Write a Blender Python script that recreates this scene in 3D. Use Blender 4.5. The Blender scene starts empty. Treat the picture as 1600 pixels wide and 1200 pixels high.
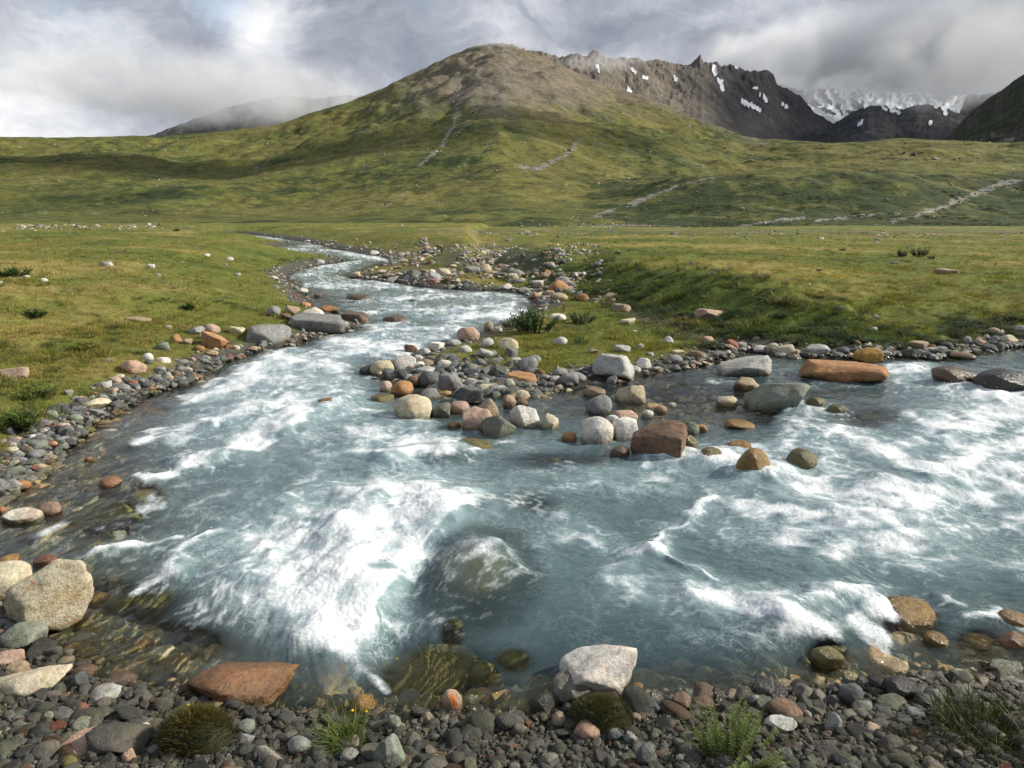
import bpy, math, random, re
import numpy as np
from mathutils import Vector, Euler

# ------------------------------------------------------------------ camera, sky, sun, exposure
scene = bpy.context.scene
F = 1067.0                      # focal length in pixels of the 1600 px wide photograph
CZ = 2.9                        # eye height above the water
TP = 260.0 / F                  # tan(pitch)
PITCH = math.atan(TP)
cp, sp = math.cos(PITCH), math.sin(PITCH)
cam_d = bpy.data.cameras.new('camera'); cam = bpy.data.objects.new('camera', cam_d)
scene.collection.objects.link(cam)
cam.location = (0, 0, CZ); cam.rotation_euler = (math.pi/2 - PITCH, 0, 0)
cam_d.sensor_width = 36; cam_d.lens = 36 * F / 1600; cam_d.clip_start = 0.05; cam_d.clip_end = 30000
scene.camera = cam
scene.render.resolution_x, scene.render.resolution_y = 1024, 768
scene.view_settings.view_transform = 'Standard'; scene.view_settings.look = 'None'
scene.view_settings.gamma = 1; scene.view_settings.use_curve_mapping = False
scene.view_settings.exposure = 0.5
scene.cycles.use_denoising = True
scene.cycles.max_bounces = 6; scene.cycles.diffuse_bounces = 3; scene.cycles.glossy_bounces = 2
scene.cycles.transmission_bounces = 3; scene.cycles.transparent_max_bounces = 10; scene.cycles.volume_bounces = 3
scene.cycles.caustics_reflective = False; scene.cycles.caustics_refractive = False
scene.cycles.sample_clamp_indirect = 4.0
scene.cycles.volume_step_rate = 1.0; scene.cycles.volume_max_steps = 128

SUN_AZ, SUN_EL = math.radians(80), math.radians(30)     # azimuth clockwise from the view direction (+Y)
sd_ = bpy.data.lights.new('sun', 'SUN'); sun = bpy.data.objects.new('sun', sd_)
scene.collection.objects.link(sun)
sdir = Vector((math.sin(SUN_AZ)*math.cos(SUN_EL), math.cos(SUN_AZ)*math.cos(SUN_EL), math.sin(SUN_EL)))
sun.rotation_euler = sdir.to_track_quat('Z', 'Y').to_euler()
sd_.energy = 4.6; sd_.angle = math.radians(0.6); sd_.color = (1.0, 0.93, 0.80)


class NT:
    """small helper to write node trees compactly"""
    def __init__(s, tree): s.t = tree; s.n = tree.nodes; s.l = tree.links
    def set(s, sock, v):
        if isinstance(v, bpy.types.NodeSocket): s.l.new(v, sock)
        elif v is not None:
            if hasattr(sock, 'default_value'):
                dv = sock.default_value
                if hasattr(dv, '__len__') and not hasattr(v, '__len__'): v = [v]*len(dv)
                if hasattr(dv, '__len__') and len(dv) == 4 and len(v) == 3: v = (*v, 1)
                sock.default_value = v
    def node(s, typ, ins=None, **kw):
        n = s.n.new(typ)
        for k, v in kw.items(): setattr(n, k, v)
        for k, v in (ins or {}).items(): s.set(n.inputs[k], v)
        return n
    def math(s, op, a, b=None, c=None, clamp=False):
        n = s.node('ShaderNodeMath', {0: a}, operation=op, use_clamp=clamp)
        if b is not None: s.set(n.inputs[1], b)
        if c is not None: s.set(n.inputs[2], c)
        return n.outputs[0]
    def vmath(s, op, a, b=None, out=0, sc=None):
        n = s.node('ShaderNodeVectorMath', {0: a}, operation=op)
        if b is not None: s.set(n.inputs[1], b)
        if sc is not None: s.set(n.inputs['Scale'], sc)
        return n.outputs[out]
    def noise(s, vec, scale, detail=4, rough=0.55, dist=0.0, col=False, ridged=False):
        n = s.node('ShaderNodeTexNoise', {'Vector': vec, 'Scale': scale, 'Detail': detail, 'Roughness': rough, 'Distortion': dist})
        return n.outputs['Color' if col else 'Fac']
    def voro(s, vec, scale, feature='F1', out='Distance', rnd=1.0):
        n = s.node('ShaderNodeTexVoronoi', {'Vector': vec, 'Scale': scale, 'Randomness': rnd}, feature=feature)
        return n.outputs[out]
    def ramp(s, fac, stops, interp='LINEAR'):
        n = s.node('ShaderNodeValToRGB', {0: fac}); n.color_ramp.interpolation = interp
        e = n.color_ramp.elements
        while len(e) < len(stops): e.new(0.5)
        for el, (p, c) in zip(e, stops):
            el.position = p; el.color = (c, c, c, 1) if not hasattr(c, '__len__') else (*c, 1)
        return n.outputs[0]
    def mr(s, v, a, b, c=0.0, d=1.0, smooth=False):
        n = s.node('ShaderNodeMapRange', {'Value': v, 'From Min': a, 'From Max': b, 'To Min': c, 'To Max': d})
        n.interpolation_type = 'SMOOTHSTEP' if smooth else 'LINEAR'; n.clamp = True
        return n.outputs[0]
    def mix(s, f, a, b, blend='MIX'):
        n = s.node('ShaderNodeMix', data_type='RGBA', blend_type=blend)
        s.set(n.inputs[0], f); s.set(n.inputs[6], a); s.set(n.inputs[7], b)
        return n.outputs[2]
    def attr(s, name, typ='GEOMETRY', out='Color'):
        return s.node('ShaderNodeAttribute', attribute_name=name, attribute_type=typ).outputs[out]
    def bump(s, h, strength=0.5, dist=0.05, normal=None):
        n = s.node('ShaderNodeBump', {'Height': h, 'Strength': strength, 'Distance': dist})
        if normal is not None: s.set(n.inputs['Normal'], normal)
        return n.outputs[0]


def pxdir(x, y):
    d = Vector(((x-800)/F, cp + (600-y)/F*sp, -sp + (600-y)/F*cp)); return d.normalized()

world = bpy.data.worlds.new('World'); scene.world = world; world.use_nodes = True
w = NT(world.node_tree); w.n.clear()
sky = w.node('ShaderNodeTexSky', sky_type='NISHITA', sun_disc=False, sun_elevation=SUN_EL, sun_rotation=SUN_AZ)
bg_sky = w.node('ShaderNodeBackground', {'Color': sky.outputs[0], 'Strength': 0.13})
D = w.node('ShaderNodeTexCoord').outputs['Generated']
warp = w.vmath('SUBTRACT', w.noise(D, 3.2, 6, 0.6, col=True), (0.5, 0.5, 0.5))
DW = w.vmath('ADD', D, w.vmath('SCALE', warp, sc=0.20))
# flatten the clouds towards the horizon: they are seen edge on
sep = w.node('ShaderNodeSeparateXYZ', {0: DW})
zz = w.math('MULTIPLY', sep.outputs[2], 1.9)
DC = w.node('ShaderNodeCombineXYZ', {0: sep.outputs[0], 1: sep.outputs[1], 2: zz}).outputs[0]
n_big = w.noise(DC, 2.6, 6, 0.52)
n_med = w.noise(DC, 6.5, 9, 0.60, 0.4)
lum = w.math('ADD', w.math('MULTIPLY', w.math('SUBTRACT', n_big, 0.5), 0.75), w.math('MULTIPLY', w.math('SUBTRACT', n_med, 0.5), 1.25))
# broad bright and dark cloud masses: centre pixel, angular radius, amount
for (x, y, r, a) in [(410, 28, .050, .30), (445, 36, .035, .22), (370, 20, .035, .18), (30, 110, .13, .34), (60, 190, .13, .26), (130, 95, .10, -.16), (1330, 60, .16, .14), (1290, 130, .08, .12), (1420, 130, .13, .06),
                     (1080, 70, .14, -.05), (600, 100, .14, -.06), (640, 30, .10, .06), (1480, 60, .10, -.06), (880, 40, .16, .05), (290, 140, .12, -.05), (1150, 130, .08, -.05)]:
    dist = w.vmath('DISTANCE', DW, tuple(pxdir(x, y)), out='Value')
    g = w.mr(dist, 0.0, r*1.9, 1.0, 0.0, True)
    lum = w.math('ADD', lum, w.math('MULTIPLY', g, a))
ccol = w.ramp(w.math('ADD', lum, 0.5), [(0.0, (.195, .215, .265)), (0.30, (.29, .315, .38)), (0.50, (.405, .435, .505)), (0.70, (.61, .64, .70)), (1.0, (.98, .98, .99))])
cstr = w.vmath('SCALE', ccol, sc=7.3)
bg_c = w.node('ShaderNodeBackground', {'Color': cstr, 'Strength': 0.1})
# gaps of blue
gap = w.noise(DC, 4.0, 5, 0.55)
gb = None
for (x, y, r) in [(120, -10, .09), (330, 0, .055), (240, 35, .04), (620, -20, .05), (-200, -60, .16), (700, -300, .2), (1100, -500, .25)]:
    g = w.mr(w.vmath('DISTANCE', DW, tuple(pxdir(x, y)), out='Value'), 0.0, r*1.8, 1.0, 0.0, True)
    gb = g if gb is None else w.math('MAXIMUM', gb, g)
clear = w.mr(w.math('ADD', w.math('MULTIPLY', gb, 0.5), w.math('MULTIPLY', gap, 0.7)), 0.56, 0.95, 0.0, 0.6, True)
mx = w.node('ShaderNodeMixShader', {0: clear, 1: bg_c.outputs[0], 2: bg_sky.outputs[0]})
w.l.new(mx.outputs[0], w.node('ShaderNodeOutputWorld').inputs[0])

# ------------------------------------------------------------------ numpy helpers
rng = np.random.default_rng(7)
_perm = rng.permutation(512).astype(np.int64)
_ang = rng.uniform(0, 2*np.pi, 512); _gx, _gy = np.cos(_ang), np.sin(_ang)

def perlin(x, y, seed=0):
    x = np.asarray(x, float); y = np.asarray(y, float)
    xi = np.floor(x).astype(np.int64); yi = np.floor(y).astype(np.int64)
    fx = x - xi; fy = y - yi
    u = fx*fx*fx*(fx*(fx*6-15)+10); v = fy*fy*fy*(fy*(fy*6-15)+10)
    def g(ix, iy, dx, dy):
        h = _perm[(_perm[(ix + seed*17) & 511] + iy) & 511]
        return _gx[h]*dx + _gy[h]*dy
    a = g(xi, yi, fx, fy); b = g(xi+1, yi, fx-1, fy); c = g(xi, yi+1, fx, fy-1); d = g(xi+1, yi+1, fx-1, fy-1)
    return 1.5*(a + u*(b-a) + v*(c + u*(d-c) - a - u*(b-a)))

def fbm(x, y, octv=4, seed=0, gain=0.5, lac=2.03):
    s = 0; a = 1; t = 0
    for k in range(octv):
        s = s + a*perlin(x, y, seed+k*3); t += a; a *= gain; x = x*lac+3.7; y = y*lac-1.3
    return s/t

def ridged(x, y, octv=4, seed=0, gain=0.5, lac=2.07):
    s = 0; a = 1; t = 0
    for k in range(octv):
        s = s + a*(1-2*np.abs(perlin(x, y, seed+k*3))); t += a; a *= gain; x = x*lac+1.7; y = y*lac+5.3
    return s/t

def sm(x, a, b):
    t = np.clip((np.asarray(x, float)-a)/(b-a), 0, 1); return t*t*(3-2*t)

def unproj(px, py, z=0.0):
    """point of the plane at height z seen at a pixel of the 1600x1200 photograph"""
    px = np.asarray(px, float); py = np.asarray(py, float)
    dx = (px-800)/F; dy = (600-py)/F
    rz = -sp + dy*cp; ry = cp + dy*sp
    t = (z-CZ)/rz
    return dx*t, ry*t

def proj(x, y, z):
    dep = y*cp - (z-CZ)*sp
    dep = np.maximum(dep, 1e-3)
    return 800 + F*x/dep, 600 - F*(y*sp + (z-CZ)*cp)/dep, dep

def poly_sd(x, y, P):
    """signed distance to a polygon, positive outside"""
    x = np.asarray(x, float); y = np.asarray(y, float)
    d2 = np.full(x.shape, 1e18); ins = np.zeros(x.shape, bool)
    n = len(P)
    for i in range(n):
        ax, ay = P[i]; bx, by = P[(i+1) % n]
        ex, ey = bx-ax, by-ay
        t = np.clip(((x-ax)*ex + (y-ay)*ey)/(ex*ex+ey*ey+1e-12), 0, 1)
        d2 = np.minimum(d2, (x-ax-t*ex)**2 + (y-ay-t*ey)**2)
        c = ((ay > y) != (by > y)) & (x < ex*(y-ay)/(ey if abs(ey) > 1e-12 else 1e-12) + ax)
        ins ^= c
    d = np.sqrt(d2); return np.where(ins, -d, d)

def to_world(pts, z=0.0):
    a = np.array(pts, float); X, Y = unproj(a[:, 0], a[:, 1], z); return list(zip(X, Y))

# ------------------------------------------------------------------ shapes of the valley floor
SHORE = [(352, 364), (372, 366), (420, 376), (470, 382), (425, 386), (418, 391), (440, 395), (480, 398), (520, 402), (545, 408), (500, 414), (463, 424), (449, 432), (460, 443), (473, 452), (484, 473), (520, 490),
         (560, 503), (539, 518), (480, 530), (455, 540), (400, 548), (350, 566), (300, 600), (240, 612), (196, 636), (150, 662), (105, 700), (80, 720), (48, 745), (25, 765), (-40, 800), (-160, 850), (-700, 960),
         (-900, 1100), (-400, 1010), (-120, 965), (-20, 950), (30, 975), (95, 1030), (150, 1058), (230, 1078), (290, 1092), (420, 1112), (500, 1120), (560, 1128), (640, 1128), (700, 1124), (830, 1120),
         (950, 1092), (1050, 1100), (1150, 1098), (1250, 1082), (1350, 1070), (1450, 1058), (1550, 1052), (1600, 1050), (1750, 1030), (1950, 990), (2600, 900),
         (2600, 530), (1900, 525), (1700, 532), (1600, 541), (1553, 547), (1462, 562), (1407, 558), (1320, 560), (1223, 558), (1165, 548), (1150, 552), (1100, 570), (1033, 579), (960, 592), (927, 590), (883, 606), (820, 606),
         (760, 612), (700, 606), (660, 596), (620, 592), (588, 580), (600, 566), (640, 560), (666, 550), (717, 533), (760, 517), (793, 505), (840, 478), (830, 462), (812, 457), (764, 454), (700, 451), (669, 449), (622, 441), (560, 436),
         (546, 430), (580, 420), (612, 407), (600, 401), (560, 395), (520, 389), (505, 383), (480, 378), (440, 372), (400, 367), (372, 363)]
WP = to_world(SHORE)
TERR = [(800, 384), (840, 392), (900, 399), (960, 404), (1030, 412), (1100, 420), (1180, 434), (1240, 448)]
TERR2 = [(1300, 462), (1400, 478), (1500, 482), (1600, 470), (1800, 462), (2600, 455)]
TP1 = to_world(TERR, 1.3) + to_world(TERR2, 0.95)
TPOLY = TP1 + [(600, 60), (600, 260), (160, 260), (16, 110)]

def height(x, y, want=False):
    x = np.asarray(x, float); y = np.asarray(y, float)
    s = poly_sd(x, y, WP)
    lump = fbm(x*0.45, y*0.45, 4, 11)*0.10 + fbm(x*1.9, y*1.9, 3, 5)*0.035
    land = 0.025 + 0.10*sm(s, 0, 1.2) + 0.12*sm(s, 0.5, 6) + lump*sm(s, 0.2, 2.5)
    # left terrace
    lw = sm(y, 5.5, 8.5)
    left = sm(-(x + 0.06*np.clip(y-30, 0, 99)), 0.5, 2.5)*lw
    land = land + left*(0.10*sm(s, 0.0, 1.0) + 1.00*sm(s, 0.2, 7.5) + 0.15*sm(s, 6, 30) + 0.22*fbm(x*0.12, y*0.12, 2, 40)*sm(s, 2, 12))
    # right terrace
    st = -poly_sd(x, y, TPOLY)
    st = st + 0.9*fbm(x*0.22, y*0.22, 3, 21) + 0.25*fbm(x*1.1, y*1.1, 3, 24)
    az = 800 + F*x/np.maximum(y*cp, 1)
    zt = 0.92 - 0.34*sm(az, 1160, 1400)
    land = land + zt*sm(st, -2.9, 0.3)*(0.12*sm(s, 0, 0.8) + 0.88*sm(s + 0.8*fbm(x*0.6, y*0.6, 2, 36), 0.1, 5.5))*(1 + 0.06*fbm(x*0.7, y*0.7, 3, 31)) + 0.20*sm(st, -3.2, -1)*sm(s, .3, 2.5)*(1-.7*sm(st, 1, 8))*fbm(x*0.9, y*0.9, 4, 33)
    # slightly hollowed gravel run on the island, gently mounded
    land = land + 0.12*sm(s, 1, 5)*(1-sm(st, -4, -1))*sm(x, 0, 2)*(fbm(x*0.3, y*0.3, 2, 3))
    # foreground bank that carries the photographer
    nb = sm(-y, -4.6, -1.2)
    land = land + nb*(0.07*sm(s, 0, 1) + 0.75*sm(s, 0.9, 3.6))
    hk = 1.6*np.exp(-(((x-5.5)/1.4)**2 + ((y-2.3)/1.4)**2))  # added mound outside the view, raised to shade the lower right gravel
    land = land + hk*sm(s, 0.1, 1.2)
    # bed
    px, py, dep = proj(x, y, 0*x)
    shallow = np.zeros(x.shape)
    for (cx, cy, rx, ry, a) in [(100, 760, 230, 130, .8), (1050, 620, 260, 50, .95), (200, 1010, 260, 80, .6), (1300, 610, 160, 40, .7), (760, 650, 160, 50, .8), (1500, 1030, 260, 70, .8), (1200, 1075, 300, 30, .7), (700, 1090, 400, 25, .6), (500, 470, 60, 20, .6)]:
        shallow = np.maximum(shallow, a*np.exp(-(((px-cx)/rx)**2 + ((py-cy)/ry)**2)))
    dmax = 0.75*(1-shallow) + 0.10*shallow
    bed = -0.02 - dmax*sm(-s, 0.0, 1.6) - 0.05*sm(-s, 0, 0.3) + 0.03*fbm(x*2.2, y*2.2, 3, 51)
    bed = bed + 0.20*np.exp(-(((px-1045)/62)**2 + ((py-655)/20)**2))
    bed = bed + 0.17*np.exp(-(((px-880-1.2*(py-620))/240)**4 + ((py-625)/45)**4))*(.5+1.1*fbm(x*1.1, y*1.1, 3, 57))
    h = np.where(s > 0, land, bed)
    if want: return h, s, st, left
    return h

def hit(px, py, it=7):
    """where the ray through a pixel meets the ground"""
    px = np.asarray(px, float); py = np.asarray(py, float)
    z = np.zeros(px.shape)
    for k in range(it):
        X, Y = unproj(px, py, z); zn = height(X, Y); z = z + (zn - z)*(0.8 if k else 1.0)
    X, Y = unproj(px, py, z)
    return X, Y, height(X, Y)

def mesh_np(name, co, quads=None, tris=None, smooth=True):
    me = bpy.data.meshes.new(name)
    faces = quads if quads is not None else tris; k = faces.shape[1]
    me.vertices.add(len(co)); me.vertices.foreach_set('co', np.ascontiguousarray(co, np.float32).ravel())
    me.loops.add(faces.size); me.loops.foreach_set('vertex_index', np.ascontiguousarray(faces, np.int32).ravel())
    me.polygons.add(len(faces)); me.polygons.foreach_set('loop_start', np.arange(0, faces.size, k, dtype=np.int32))
    me.update(calc_edges=True); me.validate()
    me.polygons.foreach_set('use_smooth', np.full(len(me.polygons), smooth)); me.update()
    return me

def add_attr(me, name, arr):
    arr = np.asarray(arr, np.float32)
    if arr.ndim == 1:
        a = me.attributes.new(name, 'FLOAT', 'POINT'); a.data.foreach_set('value', arr)
    elif arr.shape[1] == 3 and name in ('rot', 'scl'):
        a = me.attributes.new(name, 'FLOAT_VECTOR', 'POINT'); a.data.foreach_set('vector', arr.ravel())
    else:
        if arr.shape[1] == 3: arr = np.hstack([arr, np.ones((len(arr), 1), np.float32)])
        a = me.attributes.new(name, 'FLOAT_COLOR', 'POINT'); a.data.foreach_set('color', arr.ravel())

def grid_mesh(name, X, Y, Z, keep=None, attrs=None):
    r, c = X.shape
    idx = np.arange(r*c).reshape(r, c)
    q = np.stack([idx[:-1, :-1], idx[1:, :-1], idx[1:, 1:], idx[:-1, 1:]], -1).reshape(-1, 4)
    if keep is not None:
        k = keep[:-1, :-1] | keep[1:, :-1] | keep[1:, 1:] | keep[:-1, 1:]
        q = q[k.ravel()]
    co = np.stack([X, Y, Z], -1).reshape(-1, 3)
    used = np.zeros(r*c, bool); used[q.ravel()] = True
    remap = np.cumsum(used)-1
    me = mesh_np(name, co[used], quads=remap[q])
    for k, v in (attrs or {}).items():
        add_attr(me, k, v.reshape(r*c, -1)[used].squeeze())
    return me

def link(name, me, mat=None, kind=None, label=None, cat=None, group=None, parent=None):
    o = bpy.data.objects.new(name, me); scene.collection.objects.link(o)
    if mat and me is not None and hasattr(me, 'materials') and not len(me.materials): me.materials.append(mat)
    if kind: o['kind'] = kind
    if label: o['label'] = label
    if cat: o['category'] = cat
    if group: o['group'] = group
    if parent: o.parent = parent
    return o

def newmat(name):
    m = bpy.data.materials.new(name); m.use_nodes = True; t = NT(m.node_tree); t.n.clear()
    out = t.node('ShaderNodeOutputMaterial')
    return m, t, out

def principled(t, out, **kw):
    b = t.node('ShaderNodeBsdfPrincipled')
    for k, v in kw.items(): t.set(b.inputs[k.replace('_', ' ')], v)
    t.l.new(b.outputs[0], out.inputs[0]); return b

import bmesh
from mathutils import noise as mnoise
_ico = {}
def ico(sub):
    if sub not in _ico:
        bm = bmesh.new(); bmesh.ops.create_icosphere(bm, subdivisions=sub, radius=1.0)
        v = np.array([p.co[:] for p in bm.verts]); f = np.array([[q.index for q in p.verts] for p in bm.faces]); bm.free(); _ico[sub] = (v, f)
    return _ico[sub]


# ------------------------------------------------------------------ ground sheet
def pgrid(x0, x1, nx, ys):
    xs = np.linspace(x0, x1, nx); PX, PY = np.meshgrid(xs, ys); X, Y = unproj(PX, PY, 0.0); return PX, PY, X, Y
ys = [341.6]
while ys[-1] < 1750: ys.append(ys[-1] + np.clip(0.35 + (ys[-1]-341)*0.020, 0.35, 3.6) + (max(0, ys[-1]-1200)*0.05))
ys = np.array(ys)
PX, PY, GX, GY = pgrid(-560, 2160, 640, ys)
GH, GS, GT, GL = height(GX, GY, True)
far = sm(GY, 130, 330)
GH = GH*(1-far) + far*0.9

def ground_color(X, Y, S, T, H):
    """what the ground is made of: turf of several kinds, dry grass, bare earth, pebbles, with some shade painted in"""
    n1 = fbm(X*0.10, Y*0.10, 4, 61); n2 = fbm(X*0.55, Y*0.55, 4, 67); n3 = fbm(X*3.1, Y*3.1, 3, 71)
    green = np.array([.128, .142, .030]); dry = np.array([.25, .21, .070]); lush = np.array([.050, .085, .016]); gold = np.array([.20, .15, .035])
    earth = np.array([.060, .048, .036]); peb = np.array([.085, .082, .072])
    c = green[None]*np.ones(X.shape)[..., None]
    f = lambda v: v[..., None]
    m = sm(n1 + 0.6*n2, 0.00, 0.45); c = c*(1-f(m)) + dry*f(m)
    m = sm(-n1 + 0.7*n2, 0.10, 0.5)*0.7; c = c*(1-f(m)) + lush*f(m)
    m = sm(fbm(X*0.05+9, Y*0.09, 3, 77), 0.22, 0.5)*0.5; c = c*(1-f(m)) + gold*f(m)
    m = sm(T, -3.2, -1.0)*(1-sm(T, -0.6, 0.8))*0.75; c = c*(1-f(m)) + lush*f(m)  # bank face: lush growth plus its shade, painted as darker green
    m = sm(n2 - 0.25*n1, 0.42, 0.62)*0.6; c = c*(1-f(m)) + earth*f(m)
    # pebbly margin
    wdt = 0.45 + 0.02*np.clip(Y, 0, 60) + 0.5*n2*0.5
    m = 1-sm(S + 0.3*n3, wdt*0.5, wdt*1.2)
    px, py, _ = proj(X, Y, H)
    gp = np.exp(-(((px-730)/150)**4 + ((py-405)/26)**4))*sm(n2, -0.35, 0.1)*0.7      # stony flat beyond the river bend
    gp = np.maximum(gp, np.exp(-(((px-1035)/80)**2 + ((py-505 - (px-1035)*.30)/9)**2))*0.8)   # damp run across the islet
    gp = np.maximum(gp, sm(-Y, -3.9, -3.1))
    gp = np.maximum(gp, 0.7*np.exp(-((py-362 - 2*n1)/3.2)**2)*sm(px, 500, 760)*sm(n2, -.3, .2))
    m = np.maximum(m, gp)
    near = sm(-Y, -5, -3.8); pc = peb*(1-0.62*f(near))  # near pebbles darkened, foreground shade put into their colour
    c = c*(1-f(m)) + pc*f(m)
    wet = 1-sm(S + 0.15*n3, 0.0, 0.25)
    c = c*(1-0.5*f(wet))
    c = c*(1 + 0.25*f(n3))
    bed = np.array([.035, .038, .030])*(1+0.35*f(n3))
    c = np.where(f(S) < 0, bed, c)
    return np.clip(c, .004, 1), m
GC, GM = ground_color(GX, GY, GS, GT, GH)

def mat_ground(name, far_=False):
    m, t, out = newmat(name)
    P = t.node('ShaderNodeNewGeometry').outputs['Position']
    c = t.attr('col')
    if far_:
        n1 = t.noise(P, 0.02, 8, 0.65); n2 = t.noise(P, 0.18, 4, 0.6)
    else:
        n1 = t.noise(P, 1.4, 6, 0.65); n2 = t.noise(P, 14.0, 5, 0.65)
    if far_:
        veg = t.attr('veg', out='Fac'); trk = t.attr('trk', out='Fac')
        pn = t.noise(t.vmath('MULTIPLY', P, (1, .7, 1)), .055, 10, .72, .4)
        c = t.mix(t.math('MULTIPLY', t.mr(t.math('ADD', pn, t.math('MULTIPLY', veg, .12)), .525, .60), t.mr(veg, 0, .3, 0, .9)), c, (.026, .042, .013))
        gn = t.noise(P, .16, 8, .75)
        c = t.mix(t.mr(t.math('ADD', trk, t.math('MULTIPLY', t.math('SUBTRACT', gn, .5), 3.6)), .58, .80), c, t.mix(t.noise(P, .5, 4, .7), (.14, .135, .12), (.28, .265, .235)))
    k = t.math('ADD', t.mr(n1, .3, .7, .72, 1.28), t.mr(n2, .3, .7, -.35, .35))
    cc = t.vmath('MULTIPLY', c, t.node('ShaderNodeCombineXYZ', {0: k, 1: k, 2: k}).outputs[0])
    if far_:
        b = t.bump(t.math('ADD', t.noise(P, 0.03, 8, 0.62), t.math('MULTIPLY', n2, 0.12)), 0.6, 10.0)
    else:
        b = t.bump(t.math('ADD', t.math('MULTIPLY', n2, 1.0), t.noise(P, 60, 2)), 0.7, 0.03)
    principled(t, out, Base_Color=cc, Roughness=0.95, Normal=b, Specular_IOR_Level=0.15)
    return m
M_ground = mat_ground('turf_and_pebbles'); M_far = mat_ground('mountain_turf_and_scree', True)
link('ground', grid_mesh('ground', GX, GY, GH, attrs={'col': GC}), M_ground, 'structure')

# ------------------------------------------------------------------ river
wy = [357.0]
while wy[-1] < 1160: wy.append(wy[-1] + np.clip(0.5 + (wy[-1]-357)*0.012, 0.5, 1.75))
wy = np.array(wy)
NX = 1120
WPX, WPY, WX, WY = pgrid(-260, 1860, NX, wy)
WH, WS, _, _ = height(WX, WY, True)
FOAM = [(440,374,400,370,2,.7),(470,386,500,385,3,.6),(430,391,480,390,3,.7),(500,392,560,393,3,.7),(540,398,606,406,4,.9),(560,410,500,418,4,.7),(470,421,540,417,5,.6),(456,432,500,426,4,.7),
 (480,446,600,450,5,.8),(560,438,680,458,5,.7),(600,470,760,462,5,.8),(650,490,800,478,6,.8),(710,500,820,490,8,1.0),(560,490,640,484,5,.7),(780,462,820,470,5,.6),(500,440,540,436,4,.6),
 (580,515,760,520,7,.7),(560,503,600,520,7,.6),(520,535,660,553,12,1.0),(480,560,640,545,8,.9),(430,560,520,580,12,.9),(540,590,600,560,6,.4),(640,530,700,528,5,.5),
 (330,600,420,570,9,.9),(290,635,400,600,10,1.0),(400,600,480,590,12,.7),(380,640,520,640,12,.7),(440,640,470,665,15,1.15),(380,700,470,650,15,1.2),(220,692,330,665,6,1.0),(330,665,400,650,9,.9),(270,690,360,660,9,.5),
 (420,570,330,610,8,.7),(480,610,560,620,10,.6),(480,640,600,650,10,.5),(560,680,680,700,11,.8),(600,716,705,716,8,1.15),(560,706,620,720,7,.8),(620,690,690,700,9,.8),(500,720,560,700,9,.5),(530,590,500,640,9,.6),(560,640,640,680,8,.5),
 (240,755,330,722,9,1.15),(295,722,340,718,7,1.0),(350,770,420,730,8,.3),(120,885,170,875,6,.9),(165,872,262,846,7,1.0),(228,918,262,895,8,.8),(262,895,330,838,8,.8),(290,800,380,770,6,.4),(60,840,110,815,6,.5),(190,790,205,770,7,.4),(215,800,240,785,6,.7),
 (540,775,680,772,22,.9),(640,785,705,815,22,1.25),(560,830,695,812,30,1.15),(420,860,620,850,40,.85),(480,930,640,860,38,1.2),(440,980,560,950,32,.9),(520,1005,595,950,25,1.25),(540,1030,562,1050,14,1.0),(600,985,628,1000,7,.8),(560,1045,610,1085,7,.7),(380,970,420,910,24,.6),(430,820,520,800,15,.6),(470,760,430,830,7,.4),(400,870,340,960,20,.4),(520,760,560,790,8,.6),
 (700,872,780,876,8,.55),(718,888,770,872,7,.85),(760,870,785,905,4,.5),(900,752,970,772,8,.55),(800,742,900,735,5,.4),(880,810,940,850,9,.45),(800,780,960,745,10,.25),(860,850,920,838,8,.45),(985,872,1020,868,12,.9),(1015,870,1085,800,5,.85),(1080,800,1115,782,8,.95),(1020,872,1125,905,3,.8),(950,892,1010,868,8,.5),
 (960,750,1060,765,10,.4),(1000,740,1180,740,12,.5),(1060,708,1200,742,9,.9),(1180,745,1260,760,13,.9),(1100,722,1130,702,7,.9),(1040,820,1160,830,8,.3),(1190,715,1210,745,8,.9),(1060,726,1180,730,8,.7),
 (1240,660,1300,680,7,.65),(1275,640,1235,700,9,.7),(1300,680,1400,720,11,.8),(1340,700,1470,750,12,1.0),(1250,760,1420,800,20,1.0),(1180,800,1400,830,16,.9),(1230,845,1420,800,15,1.1),(1300,865,1450,845,15,.8),(1500,725,1620,690,18,1.05),(1480,668,1620,640,19,1.1),(1540,620,1640,645,15,1.1),(1420,650,1500,705,11,.7),(1440,790,1620,780,15,1.0),(1470,750,1600,770,13,.8),(1500,832,1620,820,12,.8),(1380,872,1620,885,12,.6),(1560,740,1660,730,15,1.0),(1280,700,1310,740,10,.7),(1400,700,1470,690,9,.7),
 (960,920,1080,930,13,.65),(1080,930,1200,950,16,.95),(1150,950,1290,995,14,1.1),(1180,1000,1270,1005,13,.7),(1260,950,1350,935,12,1.0),(1300,940,1385,970,13,1.15),(1330,980,1392,1012,10,.9),(1150,1010,1230,1030,9,.35),(1500,977,1570,965,6,.85),(1460,930,1500,950,7,.5),(1050,990,1100,1000,6,.4),(1590,990,1640,970,8,.6),(640,985,700,940,5,.3),
 (1380,580,1450,578,7,.8),(1425,574,1405,600,6,.7),(1480,606,1530,600,5,.7),(1440,600,1530,630,10,.5),(895,600,935,592,3,.5),(1100,596,1150,598,3,.4),(1245,640,1300,645,5,.6),(1230,640,1215,690,5,.6),(690,695,720,690,5,.7),(640,665,690,668,3,.4),(800,702,860,692,3,.4)]
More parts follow.
